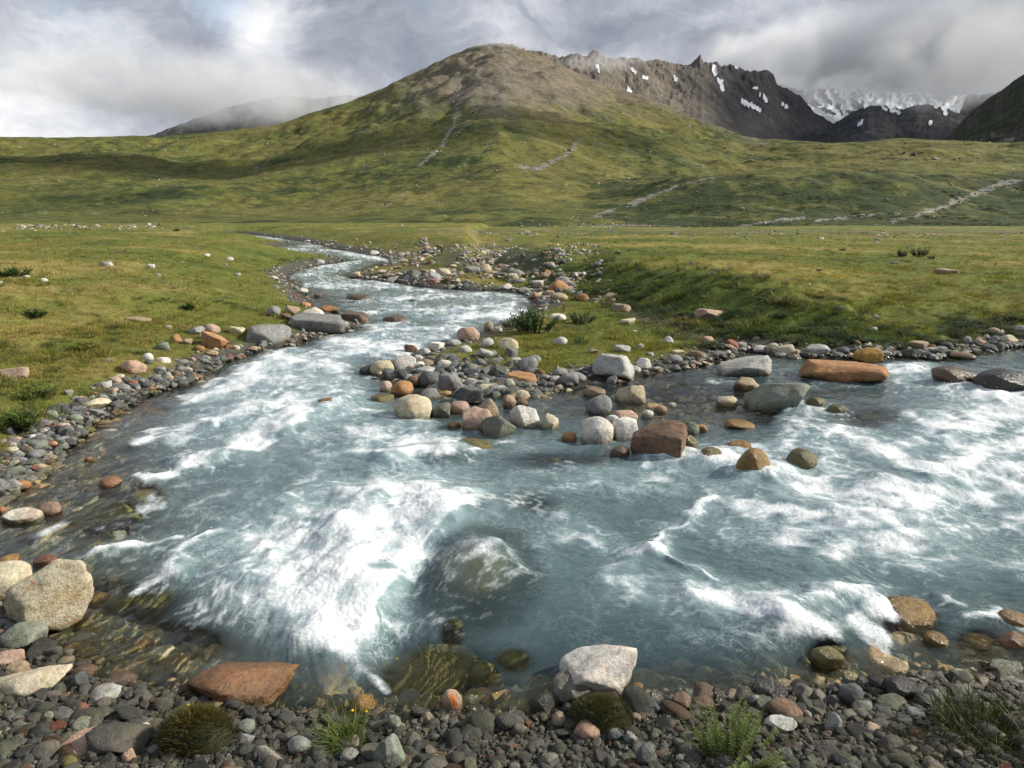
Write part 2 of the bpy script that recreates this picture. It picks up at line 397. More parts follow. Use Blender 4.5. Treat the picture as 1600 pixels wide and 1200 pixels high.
# foam collars where the current meets stones
FOAM += [(1158, 748, 1200, 745, 4, .9), (1095, 726, 1130, 724, 3, .8), (1230, 738, 1272, 734, 4, .9), (1330, 693, 1362, 690, 3, .8), (1000, 720, 1065, 716, 4, .8), (695, 716, 770, 708, 4, .7), (618, 662, 668, 660, 3, .6), (545, 470, 578, 470, 2, .8),
         (604, 506, 634, 506, 2, .9), (1465, 601, 1510, 600, 3, .8), (1535, 618, 1600, 614, 4, 1.0), (915, 696, 955, 694, 2, .4), (730, 676, 800, 688, 3, .5), (1190, 640, 1245, 636, 3, .5), (500, 637, 524, 636, 2, .7), (420, 548, 460, 546, 3, .8),
         (470, 524, 545, 516, 3, .8), (560, 592, 590, 590, 3, .6), (1270, 600, 1370, 594, 2, .5), (160, 830, 215, 822, 3, .4), (1140, 708, 1180, 708, 3, .6), (1300, 650, 1322, 648, 2, .5)]
mask = np.zeros(WX.shape); aer = np.zeros(WX.shape)
wn1 = fbm(WX*1.6, WY*1.6, 3, 81); wn2 = fbm(WX*1.6+7, WY*1.6-4, 3, 84)
persp = np.clip((WPY-340)/300, 0.05, 2.2)
QX = WPX + wn1*26*persp; QY = WPY + wn2*13*persp
HUMP = [(722, 812), (765, 800), (835, 820), (870, 900), (850, 1000), (770, 1085), (640, 1092), (612, 1062), (575, 1040), (602, 1012), (588, 962), (622, 918), (655, 880), (684, 842)]
hump = poly_sd(WPX + 9*fbm(WX*3, WY*3, 4, 86, .6), WPY + 7*fbm(WX*3, WY*3, 4, 89, .6), HUMP)
inhump = lambda x, y: float(poly_sd(np.array([float(x)]), np.array([float(y)]), HUMP)[0]) < 0
def pour(x1, y1, x2, y2, wd, a):
    global mask, aer
    ex, ey = x2-x1, y2-y1; L = ex*ex+ey*ey
    t = np.clip(((QX-x1)*ex+(QY-y1)*ey)/L, 0, 1)
    dx = (QX-x1-t*ex); dy = (QY-y1-t*ey)
    d = np.sqrt((dx/1.7)**2 + dy**2)
    mask = np.maximum(mask, a*np.exp(-(d/wd)**2*0.75)) + 0.15*a*np.exp(-(d/wd)**2)
    aer = aer + a*np.exp(-(d/(wd*1.75+3))**2)*0.5
for s_k in FOAM:
    if not inhump((s_k[0]+s_k[2])/2, (s_k[1]+s_k[3])/2): pour(*s_k)
keepf = sm(hump, -3, 4); mask *= .06+.94*keepf; aer *= .25+.75*sm(hump, -22, 6)
for s_k in FOAM:
    if inhump((s_k[0]+s_k[2])/2, (s_k[1]+s_k[3])/2): pour(*s_k[:5], s_k[5]*.8)
aer = 1-np.exp(-aer*1.1)
mask = np.clip(mask, 0, 1.5); depth_w = np.clip(-WH, 0, 2)
# flow field (direction of streaks, drawn from the picture) by tensor interpolation
ARR = [(560,410,-6,1.5),(480,440,6,3),(560,465,6,1.5),(750,470,-6,.8),(650,510,-6,2),(520,560,-6,1.8),(430,620,-4,2.2),(350,680,-4,2),(250,740,-4,2.2),(120,820,-4,2),(200,900,-4,3),(400,760,-3,2),(520,700,-5,-.5),
       (600,740,-5,-1),(500,850,-3,2),(450,950,-2.5,3),(560,1020,1,3),(640,900,-3,3),(750,830,-5,1),(780,950,-4,2),(900,750,-5,-1),(950,850,-6,1),(1100,800,-5,2.5),(1080,900,6,1.6),(1250,960,6,3),(1350,990,4,4),
       (1300,800,-6,-1.5),(1450,750,-6,-3),(1550,850,-6,-1),(1500,950,-6,1),(1400,600,-6,1.5),(1150,620,-5,1),(1550,650,-5,-2),(100,1000,-4,2),(1000,1030,-5,1),(1400,700,-5,-2)]
tc = np.zeros(WX.shape); ts = np.zeros(WX.shape)
for (x, y, dx, dy) in ARR:
    a = math.atan2(dy, dx)*2
    wgt = 1/(((WPX-x)**2 + ((WPY-y)*1.6)**2)/90.0**2 + 0.15)**2
    tc += wgt*math.cos(a); ts += wgt*math.sin(a)
th = 0.5*np.arctan2(ts, tc) + 0.55*wn2
fx, fy = np.cos(th), np.sin(th)
flip = np.where(fx > 0, -1, 1); fx *= flip; fy *= flip
xs_step = WPX[0, 1]-WPX[0, 0]; row_step = np.gradient(wy)
gi = fx/xs_step                           # grid index change per pixel
gj = fy/row_step[:, None]
R_, C_ = WX.shape
def lic(field, length):
    """smear a field along the current; length in photograph pixels at the near shore"""
    acc = field.copy(); n = 1
    jj0, ii0 = np.meshgrid(np.arange(R_), np.arange(C_), indexing='ij')
    steps = 14; st = length*persp/steps*0.5
    for sgn in (1, -1):
        ii = ii0.astype(float); jj = jj0.astype(float)
        for k in range(steps):
            a = np.clip(np.rint(ii), 0, C_-1).astype(np.int32); b = np.clip(np.rint(jj), 0, R_-1).astype(np.int32)
            ii = ii + sgn*gi[b, a]*st[b, a]; jj = jj + sgn*gj[b, a]*st[b, a]
            a = np.clip(np.rint(ii), 0, C_-1).astype(np.int32); b = np.clip(np.rint(jj), 0, R_-1).astype(np.int32)
            acc += field[b, a]; n += 1
    return acc/n
def norm(f): f = f-f.mean(); return f/(f.std()+1e-9)
wx2 = WX + 0.10*wn1; wy2 = WY + 0.10*wn2
s1 = norm(lic(fbm(wx2*5, wy2*5, 3, 101), 46)); s2 = norm(lic(perlin(wx2*14, wy2*14, 111) + perlin(wx2*27, wy2*27, 117)*.7, 30))
s3 = norm(perlin(WX*30, WY*30, 121) + perlin(WX*62, WY*62, 124)*.7)
r1 = norm(lic(ridged(wx2*3.0, wy2*3.0, 3, 131), 26)); r2 = norm(lic(ridged(wx2*7, wy2*7, 2, 141), 18))
# turbulent detail: billows, grain and a ragged web of filaments
tw = 0.16*fbm(WX*1.7, WY*1.7, 5, 171, .6); tv = 0.16*fbm(WX*1.7, WY*1.7, 5, 175, .6)
wx3 = WX + tw*1.6; wy3 = WY + tv*1.6
bil = norm(lic(fbm(wx3*2.6, wy3*2.6, 6, 201, .66), 8)); rid = norm(lic(ridged(wx3*2.2, wy3*2.2, 6, 211, .66), 6))
det = 0.42*bil + 0.36*rid + 0.16*s1 + 0.12*s3
foam = 0.95*sm(mask*0.80 + 0.30*det*(0.45+np.clip(mask, 0, .7)) + 0.10*aer, 0.16, 1.28)
def web(k, w_, s_): return np.clip(1-np.abs(perlin(wx3*k, wy3*k, s_) + .22*perlin(wx3*k*3.1, wy3*k*3.1, s_+2))/w_, 0, 1)
gate = sm(fbm(WX*1.1, WY*1.1, 3, 181), -.30, .35)
lace = lic(0.9*web(2.0, .060, 183) + 0.7*web(4.3, .075, 187) + 0.55*web(9, .11, 191), 4)
lace = np.clip(lace*1.7, 0, 1)*(0.20 + 1.0*aer)*(.30+.70*gate) + 0.34*sm(rid + .5*bil, .9, 2.2)*(.1+aer)
lace = lace*sm(depth_w, .10, .40)
foam = np.clip(foam + lace*(1-foam)*sm(-WS, 0.1, 0.6), 0, 1)
chop = norm(.6*s2 + .5*r2 + .9*rid + .7*bil)
# rise and fall of the surface
rough = np.clip(aer*1.1, 0, 1)*sm(-WS, 0.0, 0.9)
soft = lambda p: 1-2.2*np.sqrt(p*p+.012)
k1 = soft(perlin(wx2*0.75, wy2*0.75, 151)) + .4*soft(perlin(wx2*1.4, wy2*1.4, 152)); k2 = soft(perlin(wx2*2.1, wy2*2.1, 154)) + .5*soft(perlin(wx2*4.3, wy2*4.3, 155)); k3 = fbm(wx2*5.5, wy2*5.5, 3, 157)
wave = rough*(0.075*k1 + 0.030*k2 + 0.008*k3 + 0.10*aer) + 0.010*lic(fbm(wx2*4, wy2*4, 3, 161), 20)*3*(0.3+rough)
wave += foam*rough*(0.0015*np.clip(s3, -2, 2) + 0.007*np.clip(det, -1.5, 3))*np.clip((WPY-420)/300, 0.2, 1)
for (cx, cy, rx, ry, a) in [(745, 872, 75, 42, .10), (705, 900, 50, 44, .05), (690, 815, 40, 14, .05), (560, 930, 60, 40, .07), (1230, 975, 70, 24, .07), (1400, 760, 90, 30, .10), (430, 665, 60, 24, .08), (610, 1010, 30, 40, -.08), (640, 940, 30, 50, -.05), (400, 690, 30, 12, -.06), (520, 750, 50, 14, -.07)]:
    wave += a*np.exp(-(((WPX-cx)/rx)**2 + ((WPY-cy)/ry)**2))
calm = sm(-WS, 0.0, 0.35)
WZ = wave*calm*0.95 - 0.012*(1-calm)
# silt and bubbles make the deep water milky, the margins stay clear
depth = np.clip(-WH, 0, 1)
SUBM = [(745, 890, 62, 40), (665, 1050, 70, 32), (706, 985, 18, 26), (752, 1052, 22, 18), (803, 1030, 26, 18), (170, 808, 58, 28), (228, 778, 32, 17), (287, 624, 22, 9), (180, 935, 90, 26), (830, 790, 50, 20),
        (275, 1005, 60, 22), (240, 640, 24, 9), (1418, 968, 48, 32), (1532, 1005, 32, 20), (1365, 654, 60, 16), (1190, 650, 26, 14), (1030, 603, 40, 12), (1292, 1026, 30, 20), (700, 720, 50, 12), (870, 720, 90, 14), (740, 800, 30, 20)]
clearw = np.zeros(WX.shape)
for (cx, cy, rx, ry) in SUBM:
    clearw = np.maximum(clearw, np.exp(-(((WPX-cx)/rx)**2 + ((WPY-cy)/ry)**2)**1.5))
clearw = np.maximum(clearw, .78*sm(-hump, 0, 30)*sm(-((WPX-745)/125)**2-((WPY-895)/90)**2, -1.5, -.2))
leftc = np.exp(-(((WPX-60)/210)**2 + ((WPY-760)/170)**2)) + np.exp(-(((WPX-180)/210)**2 + ((WPY-1000)/70)**2)) + 0.9*np.exp(-(((WPX-1080)/230)**2 + ((WPY-630)/45)**2)) + np.exp(-(((WPX-700)/90)**2 + ((WPY-1060)/80)**2))*.8
milk = 1-np.exp(-depth*2.9)
milk = np.clip(milk*(1-0.96*np.clip(leftc*1.15, 0, 1)) - 0.72*clearw + 0.30*aer*sm(depth, 0.05, .4), 0.0, 0.97)
water_m, t, out = newmat('glacial_water')
P = t.node('ShaderNodeNewGeometry').outputs['Position']
aF = t.attr('foam', out='Fac'); aM = t.attr('milk', out='Fac'); aA = t.attr('aer', out='Fac')
ripple = t.math('ADD', t.noise(P, 9, 5, 0.62, 0.8), t.math('MULTIPLY', t.noise(P, 34, 4, 0.6, 0.5), 0.35))
aC = t.attr('chop', out='Fac')
nb = t.bump(t.math('ADD', t.math('MULTIPLY', aC, .26), t.math('MULTIPLY', ripple, .22)), 0.6, 0.020)
fine = t.noise(P, 55, 5, 0.7, 1.0); fine2 = t.noise(P, 16, 5, 0.68, 1.2)
foamv = t.math('ADD', aF, t.math('MULTIPLY', t.math('SUBTRACT', fine, 0.5), t.mr(aF, 0.0, 0.5, 0.0, 1.3)), clamp=False)
foamv = t.math('ADD', foamv, t.math('MULTIPLY', t.math('SUBTRACT', fine2, 0.5), t.mr(aF, 0.02, 0.5, 0.0, 0.9)))
foamv = t.mr(foamv, 0.10, 0.95, 0.0, 1.0)
# thin torn threads of bubbles, finer than the mesh
def thread(sc, w_, seed):
    q = t.noise(t.vmath('ADD', P, (seed, 0, 0)), sc, 7, .62, 1.1)
    return t.mr(t.math('ABSOLUTE', t.math('SUBTRACT', q, .5)), 0, w_, 1, 0)
gt = t.mr(t.noise(P, 1.3, 4, .6), .40, .60, .15, 1)
thr_ = t.math('MULTIPLY', t.math('MAXIMUM', thread(2.6, .010, 3), t.math('MULTIPLY', thread(6.0, .016, 9), .8)), gt)
thr_ = t.math('MULTIPLY', thr_, t.math('MULTIPLY', t.mr(aA, 0, .45, .22, .95), t.mr(aM, .25, .6, .0, 1)))
foamv = t.math('MAXIMUM', foamv, t.math('MULTIPLY', thr_, .8))
fb = t.bump(t.math('ADD', t.math('MULTIPLY', aC, .22), t.math('MULTIPLY', fine, 0.6)), 0.4, 0.012)
milkcol = t.mix(aA, (.064, .108, .118), (.27, .37, .40))
milkcol = t.mix(t.mr(t.noise(P, 2.2, 5, .6, .6), .35, .7), milkcol, t.mix(0.35, milkcol, (.13, .20, .215)))
milky = t.node('ShaderNodeBsdfPrincipled', {'Base Color': milkcol, 'Roughness': 0.10, 'IOR': 1.33, 'Normal': nb})
tr = t.node('ShaderNodeBsdfTransparent', {'Color': (.93, .95, .87, 1)})
gl = t.node('ShaderNodeBsdfGlossy', {'Color': (1, 1, 1, 1), 'Roughness': 0.07, 'Normal': nb})
fr = t.node('ShaderNodeFresnel', {'IOR': 1.2, 'Normal': nb})
cl = t.node('ShaderNodeMixShader', {0: fr.outputs[0], 1: tr.outputs[0], 2: gl.outputs[0]})
body = t.node('ShaderNodeMixShader', {0: aM, 1: cl.outputs[0], 2: milky.outputs[0]})
fm = t.node('ShaderNodeBsdfPrincipled', {'Base Color': t.mix(foamv, (.50, .59, .62), (.76, .79, .81)), 'Roughness': 0.6, 'Normal': fb, 'Specular IOR Level': 0.3})
fin = t.node('ShaderNodeMixShader', {0: foamv, 1: body.outputs[0], 2: fm.outputs[0]})
t.l.new(fin.outputs[0], out.inputs[0])
river = link('river_water', grid_mesh('river_water', WX, WY, WZ, keep=(WS < 0.10), attrs={'chop': chop, 'foam': foam, 'milk': milk, 'aer': aer}), water_m, 'structure')

# ------------------------------------------------------------------ hills and mountains
def px_tan(py, az_px):
    """height per metre of ground distance for a skyline pixel (cylindrical azimuth)"""
    dx = (az_px-800)/F; dy = (600-py)/F
    rz = -sp + dy*cp; ry = cp + dy*sp
    return rz/np.sqrt(dx*dx + ry*ry), np.arctan2(dx, ry)

def hill_grid(x0, x1, nx, r0, crest, rc, nr, back=0.12, power=1.5, z0=0.5, r0v=None, pw=None, smooth=0):
    """a slope rising from a foot at distance r0 to a crest line drawn in pixels, and falling away behind"""
    axp = np.linspace(x0, x1, nx)
    cx = np.array([c[0] for c in crest]); cy = np.array([c[1] for c in crest])
    yc = np.interp(axp, cx, cy)
    RC = np.interp(axp, [c[0] for c in rc], [c[1] for c in rc])
    tn, az = px_tan(yc, axp)
    R0 = np.full(nx, r0) if r0v is None else np.interp(axp, *r0v)
    zc = CZ + tn*RC
    t = np.concatenate([np.linspace(0, 1, nr-max(4, nr//10))**1.25, 1+back*np.linspace(0.1, 1, max(4, nr//10))])
    T = t[:, None]*np.ones((1, nx))
    R = R0 + (RC-R0)*T
    pwr = power if pw is None else np.interp(axp, *pw)
    kern = np.exp(-np.linspace(-2, 2, 2*smooth+1)**2) if smooth else np.ones(1); zs = np.convolve(np.pad(zc, smooth, mode='edge'), kern/kern.sum(), 'valid')
    front = z0 + (zs-z0)*np.clip(T, 0, 1)**pwr + (zc-zs)*sm(T, .88, 1.0)
    Z = np.where(T > 1, zc*(1-2.6*(T-1)), front)
    return axp[None]*np.ones_like(T), T, R, R*np.sin(az), R*np.cos(az), Z, np.clip(T, 0, 1)

def colmix(c, m, rgb): return c*(1-m[..., None]) + np.array(rgb)*m[..., None]

# main green mountain with the rolling meadows at its foot
crestA = [(-700, 250), (-300, 226), (0, 216), (240, 213), (370, 204), (440, 193), (540, 160), (600, 135), (650, 112), (700, 88), (740, 72), (765, 66), (785, 66), (800, 71), (835, 84), (870, 97), (910, 118), (950, 134), (1000, 148), (1040, 163), (1100, 190), (1160, 212), (1200, 217), (1300, 223), (1400, 217), (1500, 220), (1600, 223), (1900, 215), (2300, 220)]
AX, T, R, X, Y, Z, Tc = hill_grid(-650, 2250, 900, 190, crestA, [(-700, 1500), (240, 1700), (440, 1900), (700, 2200), (800, 2200), (1000, 1900), (1160, 1400), (1300, 1200), (2300, 1300)], 300, power=1.5,
                                  pw=([-700, 400, 780, 1100, 1300, 2300], [1.5, 1.5, 1.3, 1.45, 1.45, 1.4]))
env = np.sin(np.pi*np.clip(Tc, 0, 1)**0.7)
env2 = sm(Tc, 0.0, 0.10)*(1-0.75*sm(Tc, .9, 1.0))
wpx = fbm(X/300, Y/300, 3, 205)*80
Z = Z + env*R*0.026*fbm((X+wpx)/240, (Y)/300, 4, 201) + env2*(R*0.0105*fbm((X+wpx)/95, Y/140, 4, 211) + 4.0*fbm(X/30, Y/42, 4, 221)*sm(R, 300, 900) + 0.9*fbm(X/14, Y/20, 3, 223)*(1+1.3*np.exp(-((R-400)/160)**2)))
# gullies running down the peak
gully = ridged(AX/34 + fbm(X/200, Y/200, 3, 231)*1.2, Y/1400, 3, 233)
Z = Z - sm(Tc, 0.45, 0.9)*(1-sm(Tc, .97, 1.0)*.6)*R*0.0045*np.clip(gully, -1, 1)*np.exp(-((AX-740)/260)**2)
# moraine mound on the right in front of the hills, steep on its left side
def mound(cx, cy_r, wx_, wr, h, p=2):
    return h*np.exp(-(np.abs((AX-cx)/wx_)**p) - ((R-cy_r)/wr)**2)
Z = Z + mound(1240, 330, 250, 60, 15, 4) + mound(1480, 460, 230, 90, 12, 3) + mound(1120, 470, 120, 80, 7) + mound(1050, 760, 200, 120, 12) + mound(330, 480, 300, 90, 5, 3) + mound(620, 620, 300, 120, 7) + mound(100, 700, 280, 130, 10)
Z = Z*sm(Tc, -0.02, 0.02) + 0
Z = np.where(Tc <= 0, 0.3, Z)
px_, py_, _ = proj(X, Y, Z)
n1 = fbm(X/160, Y/260, 4, 241); n2 = fbm(X/38, Y/60, 4, 245); n3 = fbm(X/9, Y/14, 3, 249)
c = np.ones(X.shape+(3,))*np.array([.115, .116, .030])
c = colmix(c, sm(n1+.4*n2, -.05, .45)*.8, (.150, .132, .038))
c = colmix(c, sm(-n1+.7*n2, .12, .5)*.75, (.062, .082, .020))
c = colmix(c, np.exp(-((py_-318)/26)**2)*sm(-px_, -420, -120)*.55, (.036, .056, .014))  # cloud shade on the lower left slopes, painted in as darker green
c = colmix(c, sm(n2+.5*n3, .30, .7)*.55*sm(R, 260, 700), (.13, .12, .085))
lawn = sm(py_+5*n2, 262, 300)*sm(px_ - (py_-300)*.0 + 30*n1, 900, 1010)
c = colmix(c, lawn*.35, (.050, .070, .016))
veg = np.clip(.16 + .84*lawn + .25*sm(-n1, 0, .4), 0, 1)*sm(py_, 150, 215); trk = np.zeros(X.shape)
scree = sm(-py_ + 22*n2 + 14*n1 + 6*n3, -196, -140)*np.exp(-((px_-830)/200)**4)
c = colmix(c, np.clip(scree, 0, 1)*.85, (.165, .138, .105))
c = colmix(c, np.clip(sm(gully, .25, .7)*sm(py_+14*n3, 215, 130)*np.exp(-((px_-760)/150)**2), 0, 1)*.6, (.17, .155, .13))
rnd_ = rng.random(X.shape)
def track(pts, wd, rgb, amt):
    global trk
    m = np.zeros(X.shape)
    qx = px_ + 9*n2; qy = py_ + 5*n3
    for (a, b) in zip(pts[:-1], pts[1:]):
        ex, ey = b[0]-a[0], b[1]-a[1]
        tt = np.clip(((qx-a[0])*ex + (qy-a[1])*ey)/(ex*ex+ey*ey), 0, 1)
        m = np.maximum(m, np.exp(-(((qx-a[0]-tt*ex)**2 + (qy-a[1]-tt*ey)**2)/wd**2)))
    trk = np.maximum(trk, m*amt)
SC = (.27, .25, .215)
track([(722, 120), (716, 150), (714, 185), (690, 230), (655, 258)], 3.2, SC, .9)
track([(760, 150), (735, 185), (714, 212)], 3, SC, .7)
track([(785, 205), (740, 245), (722, 265)], 2.5, SC, .6)
track([(605, 175), (590, 200), (560, 205)], 5, SC, .4)
track([(905, 220), (885, 240), (850, 262), (815, 262)], 6, (.15, .15, .14), .75)
track([(925, 340), (1000, 312), (1060, 290), (1115, 278)], 3, (.24, .235, .21), .9)
track([(1140, 358), (1200, 346), (1260, 340)], 3, (.24, .235, .22), .95)
track([(1400, 345), (1470, 325), (1530, 300), (1570, 285), (1600, 283), (1650, 275)], 5, (.26, .25, .235), .95)
track([(1280, 344), (1400, 333), (1460, 325)], 2.5, (.20, .20, .18), .7)
track([(800, 357), (900, 355), (1000, 352), (1100, 360)], 3, (.17, .15, .125), .8)
track([(640, 300), (590, 330)], 6, (.2, .19, .16), .35)
track([(980, 350), (950, 335), (1010, 315)], 8, (.2, .19, .16), .4)
brown = sm(.38*(px_-1000)+150-py_ + 12*n2 + 6*n3, -16, 8)*sm(px_, 950, 1010)*sm(-px_, -1210, -1180)
c = colmix(c, np.clip(brown, 0, 1)*.9, (.15, .125, .095))
rnd = rng.random(X.shape)
c = colmix(c, (rnd > .985)*sm(n2+n1, -.3, .4)*.7, (.24, .23, .20))
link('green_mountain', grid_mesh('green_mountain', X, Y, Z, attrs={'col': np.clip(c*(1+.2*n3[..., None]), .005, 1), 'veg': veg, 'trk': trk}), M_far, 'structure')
HVEG, HTRK = veg.copy(), trk.copy()
HILL = (px_.copy(), py_.copy(), X.copy(), Y.copy(), Z.copy(), R.copy())

def rocky(name, x0, x1, nx, crest, rc, depth_, nr, cragh, cols, snow=None, seed=0, power=1.15, scree_top=.35):
    RCm = np.mean([r for _, r in rc])
    AX, T, R, X, Y, Z, Tc = hill_grid(x0, x1, nx, 0, crest, rc, nr, back=0.10, power=power, z0=60,
                                      r0v=([r[0] for r in rc], [r[1]-depth_ for r in rc]), smooth=max(4, nx//16))
    k = RCm/2500
    top = 1-sm(Tc, .93, 1.0)*.55
    gl = ridged(AX/19 + fbm(X/(190*k), R/(150*k), 4, seed)*2.6 + R/(420*k), R/(330*k), 5, seed+5, .6)
    crag_ = sm(Tc + .12*fbm(AX/30, R/300, 3, seed+3), scree_top-.12, scree_top+.12)
    Z = Z + sm(Tc, .05, .4)*top*(.12+.88*crag_)*(cragh*.62*gl + cragh*1.1*ridged(X/(130*k), Y/(130*k), 5, seed+9, .58) + cragh*.5*fbm(X/(30*k), Y/(30*k), 3, seed+11))
    # broken crest
    Z = Z + sm(Tc, .86, 1.0)*cragh*(0.75*ridged(AX/15+3, R/(160*k), 4, seed+13, .65) - .3)
    px_, py_, _ = proj(X, Y, Z)
    n1 = fbm(X/(200*k), Y/(200*k), 4, seed+21); n2 = fbm(X/(40*k), Y/(40*k), 4, seed+25); st = fbm(AX/5.5, R/(420*k), 4, seed+29)
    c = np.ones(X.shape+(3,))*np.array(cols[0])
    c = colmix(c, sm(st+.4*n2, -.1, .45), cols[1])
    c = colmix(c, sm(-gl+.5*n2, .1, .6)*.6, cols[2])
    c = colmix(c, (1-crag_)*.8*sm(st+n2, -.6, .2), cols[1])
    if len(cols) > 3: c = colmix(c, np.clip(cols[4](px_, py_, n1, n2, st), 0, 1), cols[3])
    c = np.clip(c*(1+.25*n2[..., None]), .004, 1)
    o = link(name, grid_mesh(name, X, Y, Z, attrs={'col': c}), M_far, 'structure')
    if snow is not None:
        m = snow(px_ + 3.5*n2 + 3*fbm(X/(14*k), Y/(14*k), 2, seed+33), py_ + 3*st, n2, st, gl)
        if m.any():
            Zs = Z + 3.0
            me = grid_mesh(name+'_snow', X, Y, Zs, keep=(m > .5))
            link('snowfield', me, M_snow, 'structure')
    return o

M_snow, t, out = newmat('old_snow')
P = t.node('ShaderNodeNewGeometry').outputs['Position']
principled(t, out, Base_Color=t.mix(t.noise(P, .02, 6, .6), (.58, .61, .66), (.78, .80, .83)), Roughness=0.6, Normal=t.bump(t.noise(P, .02, 6, .6), .4, 10))

def blobs(lst):
    def f(px, py, n2, st, gl):
        m = np.zeros(px.shape)
        for (x1, y1, x2, y2, wd) in lst:
            ex, ey = x2-x1, y2-y1; tt = np.clip(((px-x1)*ex+(py-y1)*ey)/(ex*ex+ey*ey+1e-6), 0, 1)
            d = np.sqrt((px-x1-tt*ex)**2 + (py-y1-tt*ey)**2)/wd
            m = np.maximum(m, 1-d*.72)
        return m
    return f
# serrated ridge behind the peak
crestB = [(700, 130), (760, 92), (800, 74), (840, 84), (880, 92), (893, 86), (915, 90), (925, 84), (935, 84), (950, 94), (968, 92), (980, 92), (1010, 95), (1030, 98), (1060, 104), (1080, 103), (1088, 96), (1094, 88), (1099, 100), (1110, 101), (1120, 98), (1127, 105),
          (1148, 103), (1156, 110), (1175, 115), (1195, 111), (1208, 117), (1215, 134), (1235, 142), (1250, 152), (1275, 178), (1300, 196), (1340, 210), (1400, 215)]
rocky('serrated_ridge', 690, 1400, 560, crestB, [(690, 2700), (900, 2700), (1100, 3000), (1250, 3400), (1400, 3600)], 1100, 150, 15,
      [(.135, .120, .102), (.185, .158, .124), (.085, .080, .074), (.040, .043, .050), lambda px, py, n1, n2, st: sm(px+30*n1-.25*(py-120), 1040, 1150)*.88],
      blobs([(1114, 104, 1118, 116, 3.2), (1126, 128, 1129, 142, 2.6), (1160, 158, 1188, 174, 3), (932, 106, 936, 110, 2.5), (989, 110, 993, 116, 2.4), (982, 140, 984, 143, 2.5), (1180, 138, 1182, 140, 1.6), (1192, 150, 1196, 156, 2.2), (1224, 163, 1230, 168, 2), (1148, 105, 1152, 107, 1.5), (1053, 122, 1056, 127, 1.6), (1008, 122, 1010, 124, 1.5), (1186, 147, 1187, 149, 1.6), (1122, 126, 1126, 128, 2)]), 301, scree_top=.62)
# cirque with the glacier
crestC = [(1120, 160), (1200, 130), (1240, 140), (1265, 146), (1290, 138), (1310, 146), (1360, 147), (1420, 150), (1470, 152), (1500, 154), (1540, 150), (1620, 140)]
def glacier(px, py, n2, st, gl):
    m = (poly_sd(px, py, [(1255, 148), (1292, 186), (1300, 196), (1325, 196), (1345, 184), (1365, 168), (1500, 175), (1520, 120), (1300, 120)]) < 0) & ((gl < .25) | (py > 182) | (px > 1350))
    low = np.ones(px.shape, bool)
    m2 = blobs([(1243, 158, 1300, 186, 3.4), (1272, 150, 1310, 178, 3), (1295, 150, 1330, 172, 3), (1250, 172, 1262, 178, 3)])(px, py, n2, st, gl) > .5
    return ((m & low) | m2).astype(float)
rocky('glacier_cirque', 1120, 1620, 330, crestC, [(1120, 4600), (1620, 4800)], 1500, 130, 26, [(.045, .048, .056), (.060, .064, .072), (.034, .037, .044)], glacier, 331)
crestD = [(1240, 214), (1290, 202), (1318, 186), (1340, 172), (1362, 165), (1380, 167), (1400, 176), (1416, 170), (1432, 165), (1455, 166), (1478, 172), (1500, 180), (1540, 190), (1620, 205)]
rocky('dark_knoll', 1230, 1620, 240, crestD, [(1230, 3000), (1620, 2900)], 900, 90, 9, [(.042, .045, .050), (.062, .062, .062), (.032, .035, .036)],
      blobs([(1341, 196, 1348, 190, 2.4), (1392, 173, 1404, 176, 1.8), (1452, 192, 1454, 194, 2), (1474, 168, 1478, 178, 3.4), (1458, 165, 1462, 168, 2), (1498, 170, 1506, 170, 3), (1378, 168, 1385, 172, 1.5)]), 351)
crestE = [(1470, 232), (1500, 196), (1520, 174), (1560, 147), (1600, 118), (1660, 80), (1760, 30), (1900, 0), (2300, 40)]
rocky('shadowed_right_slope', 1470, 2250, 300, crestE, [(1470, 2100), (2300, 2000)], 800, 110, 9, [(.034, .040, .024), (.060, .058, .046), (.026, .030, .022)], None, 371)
crestF = [(150, 222), (240, 212), (290, 192), (350, 170), (400, 158), (450, 150), (500, 155), (540, 150), (572, 152), (620, 146), (700, 140), (800, 150)]
rocky('cloudy_left_ridge', 150, 760, 300, crestF, [(150, 3200), (760, 3500)], 1000, 90, 9, [(.080, .080, .078), (.115, .108, .098), (.060, .065, .055)], None, 391)

# far floor under everything
fl = bpy.data.meshes.new('valley_floor'); s_ = 9000
fl.from_pydata([(-s_, -s_, -4), (s_, -s_, -4), (s_, s_, -4), (-s_, s_, -4)], [], [(0, 1, 2, 3)])
m_, t, out = newmat('valley_floor_turf'); principled(t, out, Base_Color=t.mix(t.noise(t.node('ShaderNodeNewGeometry').outputs['Position'], .01, 6), (.05, .07, .02), (.10, .10, .03)), Roughness=.95)
link('valley_floor', fl, m_, 'structure')

